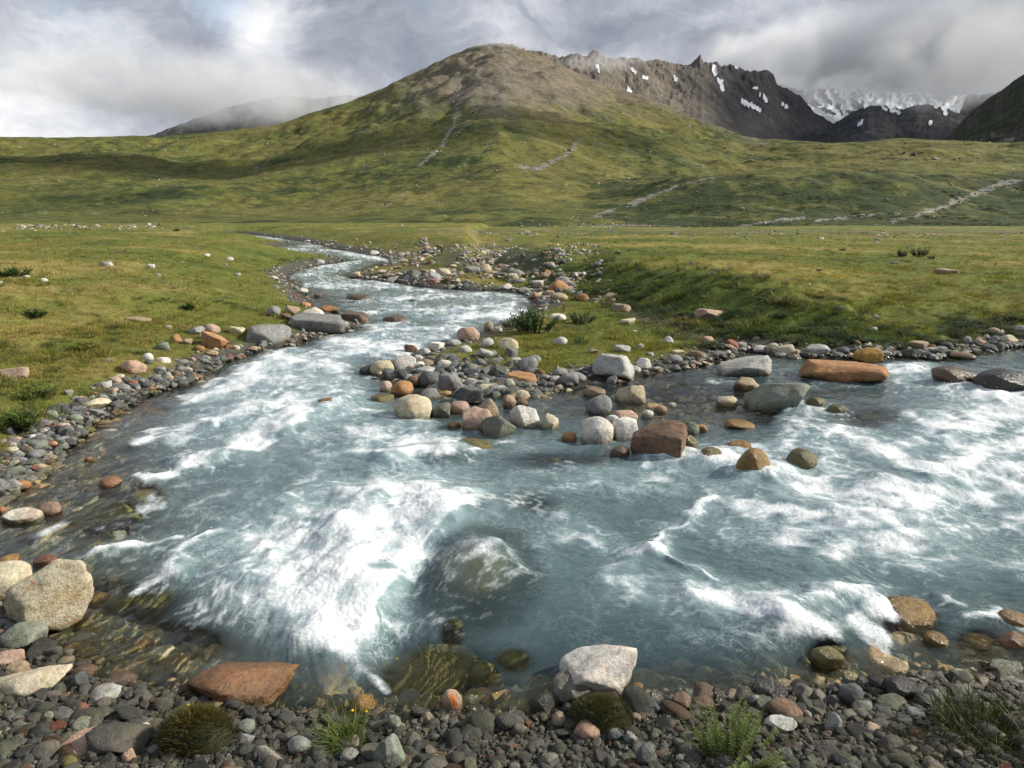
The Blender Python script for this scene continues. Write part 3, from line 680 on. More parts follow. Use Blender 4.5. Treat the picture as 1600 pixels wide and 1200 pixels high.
# ------------------------------------------------------------------ clouds that wrap the summits
def cloud(px, py, dist, hw, hh, dep, dens, lab, seed, k=.95, thr=.49):
    tn, az = px_tan(np.array(float(py)), np.array(float(px)))
    x, y, z = dist*math.sin(az), dist*math.cos(az), CZ + float(tn)*dist
    m, t, out = newmat('cloud_vapour')
    Po = t.node('ShaderNodeTexCoord').outputs['Object']
    r = t.vmath('LENGTH', Po, out='Value')
    P = t.node('ShaderNodeNewGeometry').outputs['Position']
    n = t.noise(t.vmath('ADD', P, (seed*1000, 0, 0)), 1/(hh*dist/F*k), 6, .62, .5)
    d = t.math('ADD', t.math('MULTIPLY', t.math('SUBTRACT', 1.0, r), .8), t.math('MULTIPLY', t.math('SUBTRACT', n, thr), 3.4))
    d = t.math('MULTIPLY', t.mr(d, 0.0, .8), t.mr(r, 1.0, .6, 0, 1))
    v = t.node('ShaderNodeVolumePrincipled', {'Color': (.95, .965, .99, 1), 'Density': t.math('MULTIPLY', d, dens), 'Anisotropy': .2})
    t.l.new(v.outputs[0], out.inputs['Volume'])
    m.cycles.volume_step_rate = 1.0
    vv, ff = ico(3); me = mesh_np('cloud', vv*1.0, tris=ff)
    o = link('cloud', me, m, 'stuff', lab, None)
    o.location = (x, y, z); o.scale = (hw*dist/F, dep, hh*dist/F); o.rotation_euler = (0, 0, -float(az))
cloud(1420, 88, 4000, 400, 74, 420, .010, 'grey cloud lying on the glacier', 1)
cloud(1580, 84, 2650, 200, 76, 350, .005, 'dark cloud on the right slope', 2)
cloud(330, 140, 2900, 300, 56, 350, .0075, 'cloud veiling the far left ridge', 3)
cloud(800, 66, 2130, 75, 13, 60, .010, 'thin mist on the summit', 4, thr=.52)
cloud(940, 97, 2550, 90, 18, 80, .007, 'thin mist on the ridge', 5, thr=.52)

def shade_cloud(x, y, z, rx, ry, rz, dens, seed):  # unseen clouds above the frame, added to throw shade on the slopes
    cloud(800, 0, 100, 1, 1, 1, dens, 'unseen cloud added to shade the slopes', seed)
    o = scene.collection.objects[-1]; o.location = (x, y, z); o.scale = (rx, ry, rz); o.rotation_euler = (0, 0, 0)
    n = next(n for n in o.data.materials[0].node_tree.nodes if n.type == 'TEX_NOISE'); n.inputs['Scale'].default_value = .0035
shade_cloud(950, 1000, 800, 560, 260, 70, .03, 11)
shade_cloud(3500, 3300, 1500, 1500, 1300, 160, .008, 12)

# ------------------------------------------------------------------ stones
def rock_mesh(name, seed, kind='r', sub=3):
    """a stone of half sizes 1,1,1: 'r' water-worn, 'a' broken and angular, 'f' slab"""
    r = np.random.default_rng(seed); v, f = ico(sub); v = v.copy()
    ncut = {'r': 7, 'a': 16, 'f': 13}[kind]; lo, hi, hard = {'r': (.70, .95, .72), 'a': (.50, .84, .93), 'f': (.52, .86, .92)}[kind]
    off = Vector(r.uniform(-50, 50, 3))
    amp = {'r': .16, 'a': .20, 'f': .18}[kind]
    d = np.array([mnoise.fractal(Vector(p)*0.9+off, 1.0, 2.0, 2) for p in v]); v *= (1+amp*d)[:, None]
    for k in range(ncut):
        n = r.normal(size=3); n[2] *= .8; n /= np.linalg.norm(n)
        t = v@n - r.uniform(lo, hi); v -= np.where(t > 0, t*hard, 0)[:, None]*n
    if kind == 'f':
        for sgn in (1, -1):
            n = np.array([r.uniform(-.12, .12), r.uniform(-.12, .12), sgn]); n /= np.linalg.norm(n)
            t = v@n - .45; v -= np.where(t > 0, t*.95, 0)[:, None]*n
    a2 = {'r': .018, 'a': .06, 'f': .05}[kind]
    if sub >= 3:
        d = np.array([mnoise.fractal(Vector(p)*4.2+off, .8, 2.1, 4) for p in v]); v *= (1+a2*d)[:, None]
    v -= (v.max(0)+v.min(0))/2; v /= (v.max(0)-v.min(0))/2
    return mesh_np(name, v, tris=f)

def rock_material(name, base, objprops=True):
    m, t, out = newmat(name)
    P = t.node('ShaderNodeNewGeometry').outputs['Position']
    sc = 1.0
    n1 = t.noise(P, 5, 6, .65, .5); n2 = t.noise(P, 26, 6, .7); n3 = t.noise(P, 140, 3, .7)
    c = base(t)
    hue = t.noise(P, 2.3, 4, .6, .8, col=True)
    c = t.mix(t.mr(t.noise(P, 7.5, 5, .65, 1.2), .46, .62, 0, .55), c, t.mix(1, c, t.mix(.8, (.62, .62, .62), hue, 'OVERLAY'), 'MULTIPLY'))
    k = t.math('ADD', t.math('ADD', t.mr(n1, .3, .7, .70, 1.22), t.mr(n2, .35, .65, -.20, .20)), t.mr(n3, .35, .65, -.14, .14))
    c = t.vmath('MULTIPLY', c, t.node('ShaderNodeCombineXYZ', {0: k, 1: k, 2: k}).outputs[0])
    warm = t.mr(t.noise(P, 3.1, 5, .6, .6), .50, .68, 0, .45)
    c = t.mix(warm, c, t.mix(1.0, c, (1.18, .90, .62), 'MULTIPLY'))
    if objprops:
        # bands, speckle and orange lichen where the stone has them
        vs = t.node('ShaderNodeMapping', {'Vector': P, 'Rotation': (.5, .3, .8), 'Scale': (1, 1, 6)}).outputs[0]
        band = t.noise(vs, 6, 5, .65, 1.8)
        bnd = t.attr('banded', 'OBJECT', 'Fac')
        c = t.mix(t.math('MULTIPLY', bnd, t.mr(band, .52, .60, 0, .6)), c, t.mix(1, c, (.45, .38, .30), 'MULTIPLY'))
        li = t.attr('lichen', 'OBJECT', 'Fac')
        lm = t.math('MULTIPLY', t.mr(t.math('ADD', t.noise(P, 9, 6, .7, .8), t.math('MULTIPLY', li, .06)), .62, .66), t.mr(li, 0, .3))
        c = t.mix(lm, c, (.55, .17, .03))
        spk = t.mr(t.voro(P, 95), .08, .18, .45, 0)
        c = t.mix(spk, c, t.mix(1, c, (.45, .45, .45), 'MULTIPLY'))
        wp = t.attr('wet', 'OBJECT', 'Fac')
    z = t.node('ShaderNodeSeparateXYZ', {0: P}).outputs[2]
    wet = t.mr(t.math('ADD', z, t.mr(n1, .3, .7, -.03, .03)), .03, .095, 1, 0)
    if objprops: wet = t.math('MAXIMUM', wet, wp)
    wet = t.math('MULTIPLY', wet, t.mr(z, -.05, .0, .25, 1))
    alg = t.mr(t.math('ADD', z, t.mr(n1, .3, .7, -.05, .05)), -.02, .04, .35, 0)
    c = t.mix(alg, c, (.15, .13, .035))
    c = t.mix(wet, c, t.mix(1, c, (.55, .50, .42), 'MULTIPLY'))
    h = t.math('ADD', t.math('ADD', n2, t.math('MULTIPLY', n3, .25)), t.math('MULTIPLY', n1, 1.2))
    principled(t, out, Base_Color=c, Roughness=t.mr(wet, 0, 1, .85, .16), Specular_IOR_Level=t.mr(wet, 0, 1, .25, .55), Normal=t.bump(h, .75, .03))
    return m
M_rock = rock_material('river_stone', lambda t: t.node('ShaderNodeObjectInfo').outputs['Color'])
M_peb = rock_material('loose_stone', lambda t: t.attr('tint', 'INSTANCER'), False)

COL = {'cr': (.50, .45, .33), 'wh': (.60, .585, .54), 'gy': (.235, .24, .235), 'lg': (.39, .395, .375), 'sl': (.115, .125, .125), 'gg': (.19, .215, .175), 'pk': (.40, .29, .225), 'tn': (.33, .265, .185),
       'br': (.17, .115, .08), 'or': (.36, .20, .10), 'rd': (.25, .11, .075), 'ol': (.19, .18, .06), 'oc': (.34, .215, .06), 'dk': (.045, .05, .045)}
CNAME = {'cr': 'cream', 'wh': 'whitish', 'gy': 'grey', 'lg': 'pale grey', 'sl': 'dark slate', 'gg': 'grey-green', 'pk': 'pinkish', 'tn': 'tan', 'br': 'brown', 'or': 'orange', 'rd': 'rust-red', 'ol': 'olive green', 'oc': 'ochre', 'dk': 'blackish'}
# x, y, width, height in the photograph, colour, flags (r/a/f shape, s under water, w wet, l lichen, b banded, yNN turned), landmark noun | full label; wet grey stone left of the near pale boulder is added for its shaded side
ROCKS = """82 936 122 108 cr alb y10|speckled cream boulder|big speckled cream boulder with orange lichen at the left water edge
2 908 78 48 cr r|half-hidden cream boulder|smooth cream boulder cut by the left frame edge, behind the speckled one
33 993 76 42 gg r|grey-green boulder|grey-green rounded boulder in front of the big speckled cream boulder
52 962 80 30 br w|dark brown block|wet dark brown block wedged under the big speckled cream boulder
46 1064 128 40 cr f|long cream slab|long flat cream slab lying on the gravel at the lower left edge
12 1030 50 30 pk a
32 1046 46 22 tn a
127 1064 34 24 sl a
165 1082 52 26 lg r
130 1050 42 22 br rw
176 1047 52 24 gg sw
192 1060 56 22 br w
126 1109 26 18 rd r
100 1118 42 18 sl f
76 1120 20 17 gg r
130 1131 40 22 gg r
133 1161 74 36 pk a y38|long pinkish stone|long pinkish-white angular stone lying slantwise in the lower left gravel
228 1139 21 20 cr r
247 1144 13 13 pk r
209 1161 40 23 lg a
242 1170 24 15 gy a
202 1182 23 22 pk a
108 1192 26 20 ol r
229 1072 20 11 oc s
255 1052 30 10 tn s
375 1062 172 62 or aw|big orange boulder|big wet orange boulder with a ridged top at the near water edge
385 1155 27 18 gy a
383 1135 36 22 gg r
509 1103 48 36 or s|orange submerged stone|rounded orange stone under clear water beside the bright grass tuft
568 1104 42 36 oc rw u|orange-brown wet stone|glistening orange-brown wet stone just behind the bright grass tuft
706 1096 34 50 pk rl y-50|speckled pink cobble|elongated speckled pink cobble standing tilted at the near shore, alone in mid frame
657 1112 36 16 dk fw
467 1165 39 28 gy r
616 1131 28 30 gg a
608 1178 58 52 gg a|big grey-green block|big angular grey-green block in the gravel at the bottom centre-left
546 1181 32 23 gy a
677 1152 22 17 sl a
752 1052 42 36 ol s
775 1062 23 19 oc s
762 1095 24 14 or s
706 984 34 54 ol s
665 1050 150 70 ol s|broad submerged slab|broad olive slab under water left of the near pale boulder
803 1030 50 38 ol s
935 1046 108 72 wh a|near pale boulder|pale domed boulder with sunlit top at the near shore, mossy hummock before it
897 1078 70 48 gy aw
917 1142 44 30 pk r
873 1125 26 31 tn r
846 1100 44 30 dk rw
1065 1098 32 24 br a
1022 1108 26 20 sl a
1100 1098 36 18 br r
1179 1095 23 19 gy a
993 1120 19 14 pk r
1012 1182 40 46 sl ab|veined slate block|dark slate block with thin pale veins at the bottom edge
1066 1186 21 15 cr r
1065 1038 32 14 or s
1122 1058 30 18 or s|orange stone under the shallows|orange stone glowing under the shallows right of the near pale boulder
1153 1060 22 13 oc s
895 932 38 30 ol s
985 1155 23 19 gy a
960 1150 23 21 sl a
1418 970 86 52 oc rw u|big ochre boulder|big wet ochre and orange boulder at the lower right rapids
1462 999 34 19 oc rw u
1532 1005 52 29 oc s
1582 1007 50 38 or rw u|orange stone at the right edge|flat wet orange stone at the right frame edge near the ochre boulder
1586 968 38 18 oc rw u
1292 1026 48 30 ol rw
1396 1051 27 19 ol s
1575 1045 64 22 gg fw
1588 1062 38 14 gy f
1329 1085 40 34 sl r
1405 1075 52 36 dk rw
1226 1111 58 36 br r|brown half-sunlit boulder|brown rounded boulder with pink sunlit end on the near right gravel
1222 1134 56 26 lg f
1302 1130 32 28 gy a
1363 1138 30 16 tn a
1300 1093 27 19 sl a
1447 1093 24 18 sl r
1459 1088 27 22 gy r
1495 1180 18 18 gy a
1262 1118 15 13 lg a
1350 1104 30 18 gg a
1385 1110 34 18 sl a
1430 1115 30 16 gy a
1330 1115 36 14 gg f
1500 1078 34 16 gg f
1540 1088 30 18 sl a
599 577 44 28 cr r|cream boulder at the islet tip|rounded cream boulder at the islet's left tip
574 580 26 16 dk rw
634 570 40 28 wh a
642 546 17 13 br a
680 543 27 15 wh a
732 524 29 20 pk r
710 536 25 10 lg f
764 512 13 18 tn a
777 516 17 11 cr r
726 546 26 13 lg r
758 538 29 19 lg a
794 538 34 21 cr a
756 553 35 17 lg a
770 554 13 17 gy a
696 572 27 19 wh r
666 582 36 16 lg f
669 595 36 31 sl r|dark slate boulder|dark slate rounded boulder among the stones of the islet tip
646 596 20 18 br r
603 606 19 23 pk r
628 608 36 25 or r|salmon boulder|salmon-orange rounded stone right behind the big tan boulder
704 602 46 37 gy a|grey angular block|grey angular block on the islet's stony end
672 617 32 22 gy a
758 604 39 19 gg a
736 620 46 28 sl a
742 611 18 9 tn r
596 623 36 12 ol fw
644 640 60 42 cr r|big tan boulder|big round tan boulder with wet brown base beside the main rapids
688 642 34 27 gg aw
717 638 34 22 pk r
745 658 48 38 pk a|pink-brown boulder|pink-brown boulder with a notched top in the shallows before the islet
763 641 38 32 tn a
796 630 23 29 tn a y20
818 620 23 16 cr r
815 631 22 15 br r
780 669 52 36 gg aw|dark green-grey boulder|dark green-grey wet boulder right of the pink-brown one
820 653 48 34 wh a|whitish boulder|whitish boulder with rusty base in the shallows
859 661 29 25 cr a
889 683 23 15 or r
710 665 22 11 oc aw
731 704 80 32 ol rw u|olive wet boulder|low olive-yellow wet boulder pouring water at the rapid's edge
786 704 34 14 ol s
824 571 37 27 gy a
815 592 54 18 or f|orange flat stone|orange flat stone at the front edge of the grassy islet
869 592 19 11 lg a
890 594 30 23 gy r
875 534 25 14 lg r
872 496 29 10 wh f
872 449 34 23 or a|orange-brown boulder|orange-brown boulder at the river bend, below the tan wedge
873 465 31 15 tn r
876 416 38 25 tn a|tan wedge boulder|tan wedge-shaped boulder on the terrace edge past the bend
838 443 27 10 lg f
791 449 21 12 wh a
805 411 18 15 wh a
772 428 14 9 cr a
687 417 19 10 cr a
628 408 20 8 cr a
560 465 34 9 br fw|brown midstream rock|flat brown rock breaking the surface in midstream
618 500 32 11 br aw
497 462 14 6 br a
500 410 15 10 lg a
555 430 22 11 cr a
647 470 16 6 gg a
960 576 72 42 lg a|large pale and brown boulder|large boulder, pale grey on top and brown below, at the islet's front
1005 570 24 21 wh a
1055 562 25 15 gy r
1041 533 24 16 lg a
1001 542 14 11 lg r
973 546 29 12 lg f
926 549 17 9 tn a
1060 550 22 6 cr f
1105 531 22 11 pk r
1108 491 50 16 pk f|pinkish slab|large pinkish slab at the foot of the dark grassy bank
970 482 34 15 tn f
981 503 28 9 cr f
953 463 27 12 tn a
990 518 11 6 pk r
1012 452 12 15 or a
1038 423 48 12 rd f|red-brown slab|red-brown slab jutting from the lip of the grassy terrace
962 442 13 8 lg a
927 418 17 11 tn a
915 438 13 9 cr r
900 437 15 10 lg r
900 590 36 19 gy r
867 594 18 10 lg r
987 616 54 31 cr a y-25|slanting cream boulder|slanting cream boulder standing in the side channel
928 613 40 15 tn fw
935 635 42 33 gy r|grey round boulder|grey round boulder behind the pale egg-shaped one
933 676 48 42 wh r|pale egg-shaped boulder|pale grey-white egg-shaped boulder at the edge of the shallows
976 675 42 36 wh a|cream-white boulder|cream-white boulder touching the large veined brown one
975 650 44 18 pk r
957 658 21 17 wh r
1030 694 80 54 br ab|large veined brown boulder|large brown boulder with pale veins at the head of the rapids
968 706 30 17 br rw
1063 685 17 14 oc r
1012 648 19 15 wh a
1032 640 21 14 pk r
1050 633 13 7 wh r
1078 672 28 25 gg r
1095 670 20 13 or r
1078 693 22 23 ol rw
1135 627 36 18 cr a
1157 663 48 13 oc rw u
1167 602 38 21 tn a
1162 574 84 30 lg ab|banded pale boulder|pale grey banded boulder at the upper side of the side channel
1160 702 48 22 oc rw u
1177 729 48 46 oc rw|ochre wet boulder|ochre wet boulder with water breaking around it
1112 715 42 27 ol rw
1137 551 11 8 wh r
1188 545 24 11 wh r
1157 538 11 7 wh r
1030 603 58 20 gg s
1207 542 22 13 cr r
1276 547 42 19 lg a|grey-white block|grey-white fractured block left of the red-brown layered slab
1220 554 26 8 gy f
1243 551 14 10 pk r
1315 549 24 15 sl r
1318 581 116 27 or fb y6|red-brown layered slab|huge red-brown layered slab lying in the side channel
1355 556 50 26 oc a|ochre boulder behind the slab|ochre angular boulder behind the red-brown layered slab
1213 621 82 42 gg a y-15|olive-grey angular boulder|olive-grey angular boulder with a sharp sunlit crest in the side channel
1487 588 52 25 br rw|speckled wet boulder|speckled brown wet boulder left of the black boulder
1568 600 80 36 dk rw|black boulder|smooth black-green boulder at the right edge of the frame
1345 682 32 25 or rw u
1249 723 44 34 ol rw|olive boulder in the foam|olive rounded boulder with foam around it, right of the ochre wet one
1306 641 27 15 ol rw
1275 630 27 17 ol rw
1328 658 30 14 ol s
1365 654 38 14 ol s
1190 650 36 20 gg s
1244 657 34 11 oc s
1436 540 40 14 tn f|flat tan slab on the right shore|flat tan slab on the right shore below the grassy bank
1467 546 28 9 gy f
1502 556 44 13 br f
1530 534 21 10 pk a
1511 532 13 13 lg r
1553 530 17 11 gy r
1573 531 28 16 cr a
1592 514 24 12 lg a
1553 518 21 12 pk r
1542 477 33 13 pk a|pink-white stone in the grass|pink-white angular stone in the grass above the right shore
1482 425 38 9 pk f
1365 515 13 8 wh a
1254 496 29 12 br a
1381 486 13 7 lg r
1553 459 10 8 pk a
1357 616 38 9 oc s
25 583 50 18 pk f|pinkish flat rock|pinkish flat rock in the grass at the left frame edge
165 414 23 10 lg f
236 416 13 7 wh f
42 432 11 4 wh f
215 500 44 8 tn f|long tan slab|long thin tan slab sunk in the left meadow
209 478 19 8 wh r
277 466 18 10 pk r
278 482 13 6 wh r
262 512 15 8 tn r
281 495 13 8 wh a
295 498 9 6 lg r
323 400 11 7 wh a
341 399 13 7 cr a
359 405 12 7 wh a
371 429 11 5 lg f
474 455 16 10 wh r
428 487 23 17 gy r
454 486 30 18 tn a
476 477 19 10 or r
489 491 42 22 wh al|orange-lichened boulder|white boulder splashed with bright orange lichen on top of the flat ledge
514 483 32 14 or a
500 507 98 30 gy f|flat ledge boulder|long flat grey ledge boulder jutting into the river from the left bank
556 497 38 14 br fw
447 495 18 11 br a
418 527 80 40 gy a|big grey angular boulder|big grey angular boulder on the left bank, left of the flat ledge
371 517 26 13 cr f
337 532 48 32 or a|orange-pink angular block|orange-pink angular block on the left bank
307 517 28 15 lg a
331 515 28 17 pk r
317 526 14 11 cr r
273 530 21 15 or a
256 542 27 15 gg a
294 534 19 11 tn r
312 545 17 11 or r
332 552 21 11 tn a
369 543 13 8 cr r
231 559 17 14 wh r
256 563 21 9 wh f
233 566 15 9 sl r
206 574 42 24 pk a|salmon-pink block|salmon-pink block on the edge of the left meadow
229 580 17 12 gg a
240 590 28 10 gg f
250 578 21 9 gy f
285 577 21 9 gy r
275 584 15 9 br r
265 590 15 7 tn r
304 589 23 9 or rw
283 599 25 15 sl rw
181 595 19 13 pk r
186 588 17 7 cr r
164 601 23 10 lg f
207 598 17 9 rd r
238 613 19 8 ol rw
153 631 40 18 cr a|cream-green slab|cream-green pointed slab at the left water edge
182 634 24 14 sl rw
127 625 21 9 pk f
121 640 21 11 pk r
137 646 13 9 pk r
118 654 23 14 gg r
99 669 21 17 pk a
71 662 24 13 gy a
81 647 21 12 gg r
108 614 17 11 lg a
24 687 19 9 pk r
20 703 21 10 cr r
5 690 15 9 tn r
15 675 15 14 sl r
51 684 15 11 wh r
81 694 20 10 or r
71 711 21 10 or rw u
138 671 23 9 ol rw u
187 659 17 7 rd s
241 640 33 11 oc s
287 624 36 14 ol s
510 630 32 13 oc rw|ochre rock in the foam|small ochre rock poking out of the foam
37 803 64 23 wh a|long white block|long white block lying in the shallows at the left edge
80 794 36 17 pk aw
3 798 13 13 or r
44 836 38 17 rd s
170 808 108 52 ol as|broad olive submerged boulder|broad olive-yellow boulder under rushing water at left
228 778 56 30 ol s
172 754 38 17 or rw u|orange stone in the shallows|bright orange stone awash in the left shallows
125 764 26 13 or s
139 717 13 8 or r
57 732 18 9 rd r
68 737 25 13 gg rw
37 757 23 13 or r
14 873 32 12 oc rw u
70 874 32 12 rd rw u
278 700 52 12 br s
152 935 38 22 oc s
143 909 46 26 ol s
190 940 42 22 ol s
243 936 60 26 ol s
210 905 42 24 ol s
748 900 175 110 ol s|huge submerged boulder|huge olive boulder under the smooth hump of water in midstream
725 790 50 30 ol s"""

rocks = []
for i, line in enumerate(ROCKS.split('\n')):
    p = line.split('|'); q = p[0].split()
    fl_ = ''.join(a for a in q[5:] if not a.startswith('y')) if len(q) > 5 else ''
    yaw = next((float(a[1:]) for a in q[5:] if a.startswith('y')), None)
    rocks.append(dict(x=float(q[0]), y=float(q[1]), w=float(q[2]), h=float(q[3]), c=q[4], f=fl_, yaw=yaw, lm=p[1] if len(p) > 1 else None, label=p[2] if len(p) > 2 else None))

lms = [r for r in rocks if r['lm']]
for r in rocks:
    kind = 'a' if 'a' in r['f'] else 'f' if 'f' in r['f'] else 'r'; r['kind'] = kind
    mpp = float(proj(*hit(r['x'], r['y']))[2])/F; r['mpp'] = mpp
    size = r['w']*mpp; r['size'] = size
    r['cat'] = 'boulder' if size > 0.30 else 'stone'
    if r['label']: continue
    noun = {'a': 'angular ', 'f': 'flat ', 'r': 'rounded '}[kind]
    if 's' in r['f']: noun = 'submerged '
    elif 'w' in r['f']: noun = 'wet '
    L = min((l for l in lms), key=lambda l: math.hypot(l['x']-r['x'], (l['y']-r['y'])*1.6))
    dx, dy = r['x']-L['x'], (r['y']-L['y'])*1.6
    if abs(dx) > 2.2*abs(dy): rel = 'right of' if dx > 0 else 'left of'
    elif abs(dy) > 2.2*abs(dx): rel = 'in front of' if dy > 0 else 'behind'
    else: rel = ('in front and right of' if dx > 0 else 'in front and left of') if dy > 0 else ('behind and right of' if dx > 0 else 'behind and left of')
    r['key'] = (CNAME[r['c']], noun, r['cat'], rel, L['lm']); r['d'] = math.hypot(dx, dy)
keys = {}
for r in rocks:
    if r.get('key'): keys.setdefault(r['key'], []).append(r)
ORD = ['nearest', 'second', 'third', 'fourth', 'fifth', 'sixth', 'seventh', 'eighth']
for k, lst in keys.items():
    lst.sort(key=lambda r: r['d'])
    for j, r in enumerate(lst):
        col, noun, cat, rel, lm = k
        base = f"{col} {noun}{cat} {rel} the {lm}"
        r['label'] = base if len(lst) == 1 else f"{ORD[j]} {base}" if j else f"{base}, the nearest such"

for i, r in enumerate(rocks):
    fl_ = r['f']; kind = r['kind']
    gx, gy, g = (float(v) for v in hit(r['x'], r['y'] + r['h']*0.25))
    inwater = g < 0
    g0 = max(g, -0.0)
    mpp = r['mpp']*.92; sx = r['w']/2*mpp; sy = sx*{'r': .88, 'a': .85, 'f': .8}[kind]
    th_ = math.atan2(CZ-g0, math.hypot(gx, gy)); s_, c_ = math.sin(th_), math.cos(th_)
    hh = r['h']/2*mpp*(1.12 if 's' not in fl_ else 1.0)
    if hh < sy*s_*1.1: sy = max(hh/s_*.85, sx*.35)
    sz = math.sqrt(max(hh*hh - (sy*s_)**2, (0.22*min(sx, sy))**2))/c_
    sz = min(max(sz, .25*min(sx, sy)), 1.2*sx)
    if 's' in fl_: zc = -0.03 - sz*0.93; sz *= .9
    elif 'u' in fl_: zc = .05 + sx*.10 - sz*.95
    else: zc = g0 + sz*.50
    X_, Y_ = unproj(r['x'], r['y'], zc)
    bot = zc - sz
    want = (g if inwater else g-0.02) - 0.03
    sub = 4 if r['w'] > 44 else 3 if r['w'] > 15 else 2
    me = rock_mesh('stone', 1000+i, kind, sub)
    co = np.empty(len(me.vertices)*3, np.float32); me.vertices.foreach_get('co', co); co = co.reshape(-1, 3)
    co = co*[sx, sy, sz]
    yaw = math.radians(r['yaw'] if r['yaw'] is not None else rng.uniform(-16, 16))
    tilt = rng.uniform(-.12, .12)
    ca, sa = math.cos(yaw), math.sin(yaw); ct, st_ = math.cos(tilt), math.sin(tilt)
    xz = co[:, [0, 2]]; co[:, 0] = xz[:, 0]*ct - xz[:, 1]*st_; co[:, 2] = xz[:, 0]*st_ + xz[:, 1]*ct
    xy = co[:, :2].copy(); co[:, 0] = xy[:, 0]*ca - xy[:, 1]*sa; co[:, 1] = xy[:, 0]*sa + xy[:, 1]*ca
    low = co[:, 2] < 0; mn = co[:, 2].min()
    if zc + mn > want and mn < 0: co[low, 2] *= (want-zc)/mn        # root it in the bed
    me.vertices.foreach_set('co', co.ravel()); me.update()
    o = link('boulder' if r['cat'] == 'boulder' else 'stone', me, M_rock, None, r['label'], r['cat'])
    o.location = (float(X_), float(Y_), zc)
    cc = np.array(COL[r['c']])*rng.uniform(.88, 1.1)*(1.5 if 's' in fl_ else 1.15)
    o.color = (*np.clip(cc, 0, 1), 1)
    o['lichen'] = (1.0 if r['w'] < 60 else .3) if 'l' in fl_ else 0.0; o['wet'] = 0.85 if 'w' in fl_ else 0.0; o['banded'] = 1.0 if 'b' in fl_ else 0.25
    r['pos'] = (float(X_), float(Y_), sx)

# ------------------------------------------------------------------ scattering through geometry nodes
def proto_collection(name, meshes, mat):
    col = bpy.data.collections.new(name)
    for me in meshes:
        if not len(me.materials): me.materials.append(mat)
        col.objects.link(bpy.data.objects.new(name, me))
    return col

def scatter(name, pts, scl, rot, tint, coll, label=None, cat=None):
    n = len(pts)
    me = bpy.data.meshes.new(name); me.vertices.add(n); me.vertices.foreach_set('co', np.ascontiguousarray(pts, np.float32).ravel())
    add_attr(me, 'scl', np.asarray(scl)); add_attr(me, 'rot', np.asarray(rot)); add_attr(me, 'tint', np.asarray(tint))
    ia = me.attributes.new('pick', 'INT', 'POINT'); ia.data.foreach_set('value', rng.integers(0, len(coll.objects), n).astype(np.int32))
    o = link(name, me, None, 'stuff', label, cat)
    ng = bpy.data.node_groups.new(name, 'GeometryNodeTree')
    ng.interface.new_socket('Geometry', in_out='INPUT', socket_type='NodeSocketGeometry'); ng.interface.new_socket('Geometry', in_out='OUTPUT', socket_type='NodeSocketGeometry')
    N, L = ng.nodes, ng.links
    gi_ = N.new('NodeGroupInput'); go = N.new('NodeGroupOutput'); ip = N.new('GeometryNodeInstanceOnPoints'); ci = N.new('GeometryNodeCollectionInfo')
    ci.inputs['Collection'].default_value = coll; ci.inputs['Separate Children'].default_value = True; ci.inputs['Reset Children'].default_value = True
    def na(nm, ty):
        a = N.new('GeometryNodeInputNamedAttribute'); a.data_type = ty; a.inputs[0].default_value = nm; return a.outputs[0]
    L.new(gi_.outputs[0], ip.inputs['Points']); L.new(ci.outputs[0], ip.inputs['Instance']); ip.inputs['Pick Instance'].default_value = True
    L.new(na('pick', 'INT'), ip.inputs['Instance Index']); L.new(na('scl', 'FLOAT_VECTOR'), ip.inputs['Scale'])
    e2r = N.new('FunctionNodeEulerToRotation'); L.new(na('rot', 'FLOAT_VECTOR'), e2r.inputs[0]); L.new(e2r.outputs[0], ip.inputs['Rotation'])
    L.new(ip.outputs[0], go.inputs[0])
    md = o.modifiers.new('scatter', 'NODES'); md.node_group = ng
    return o

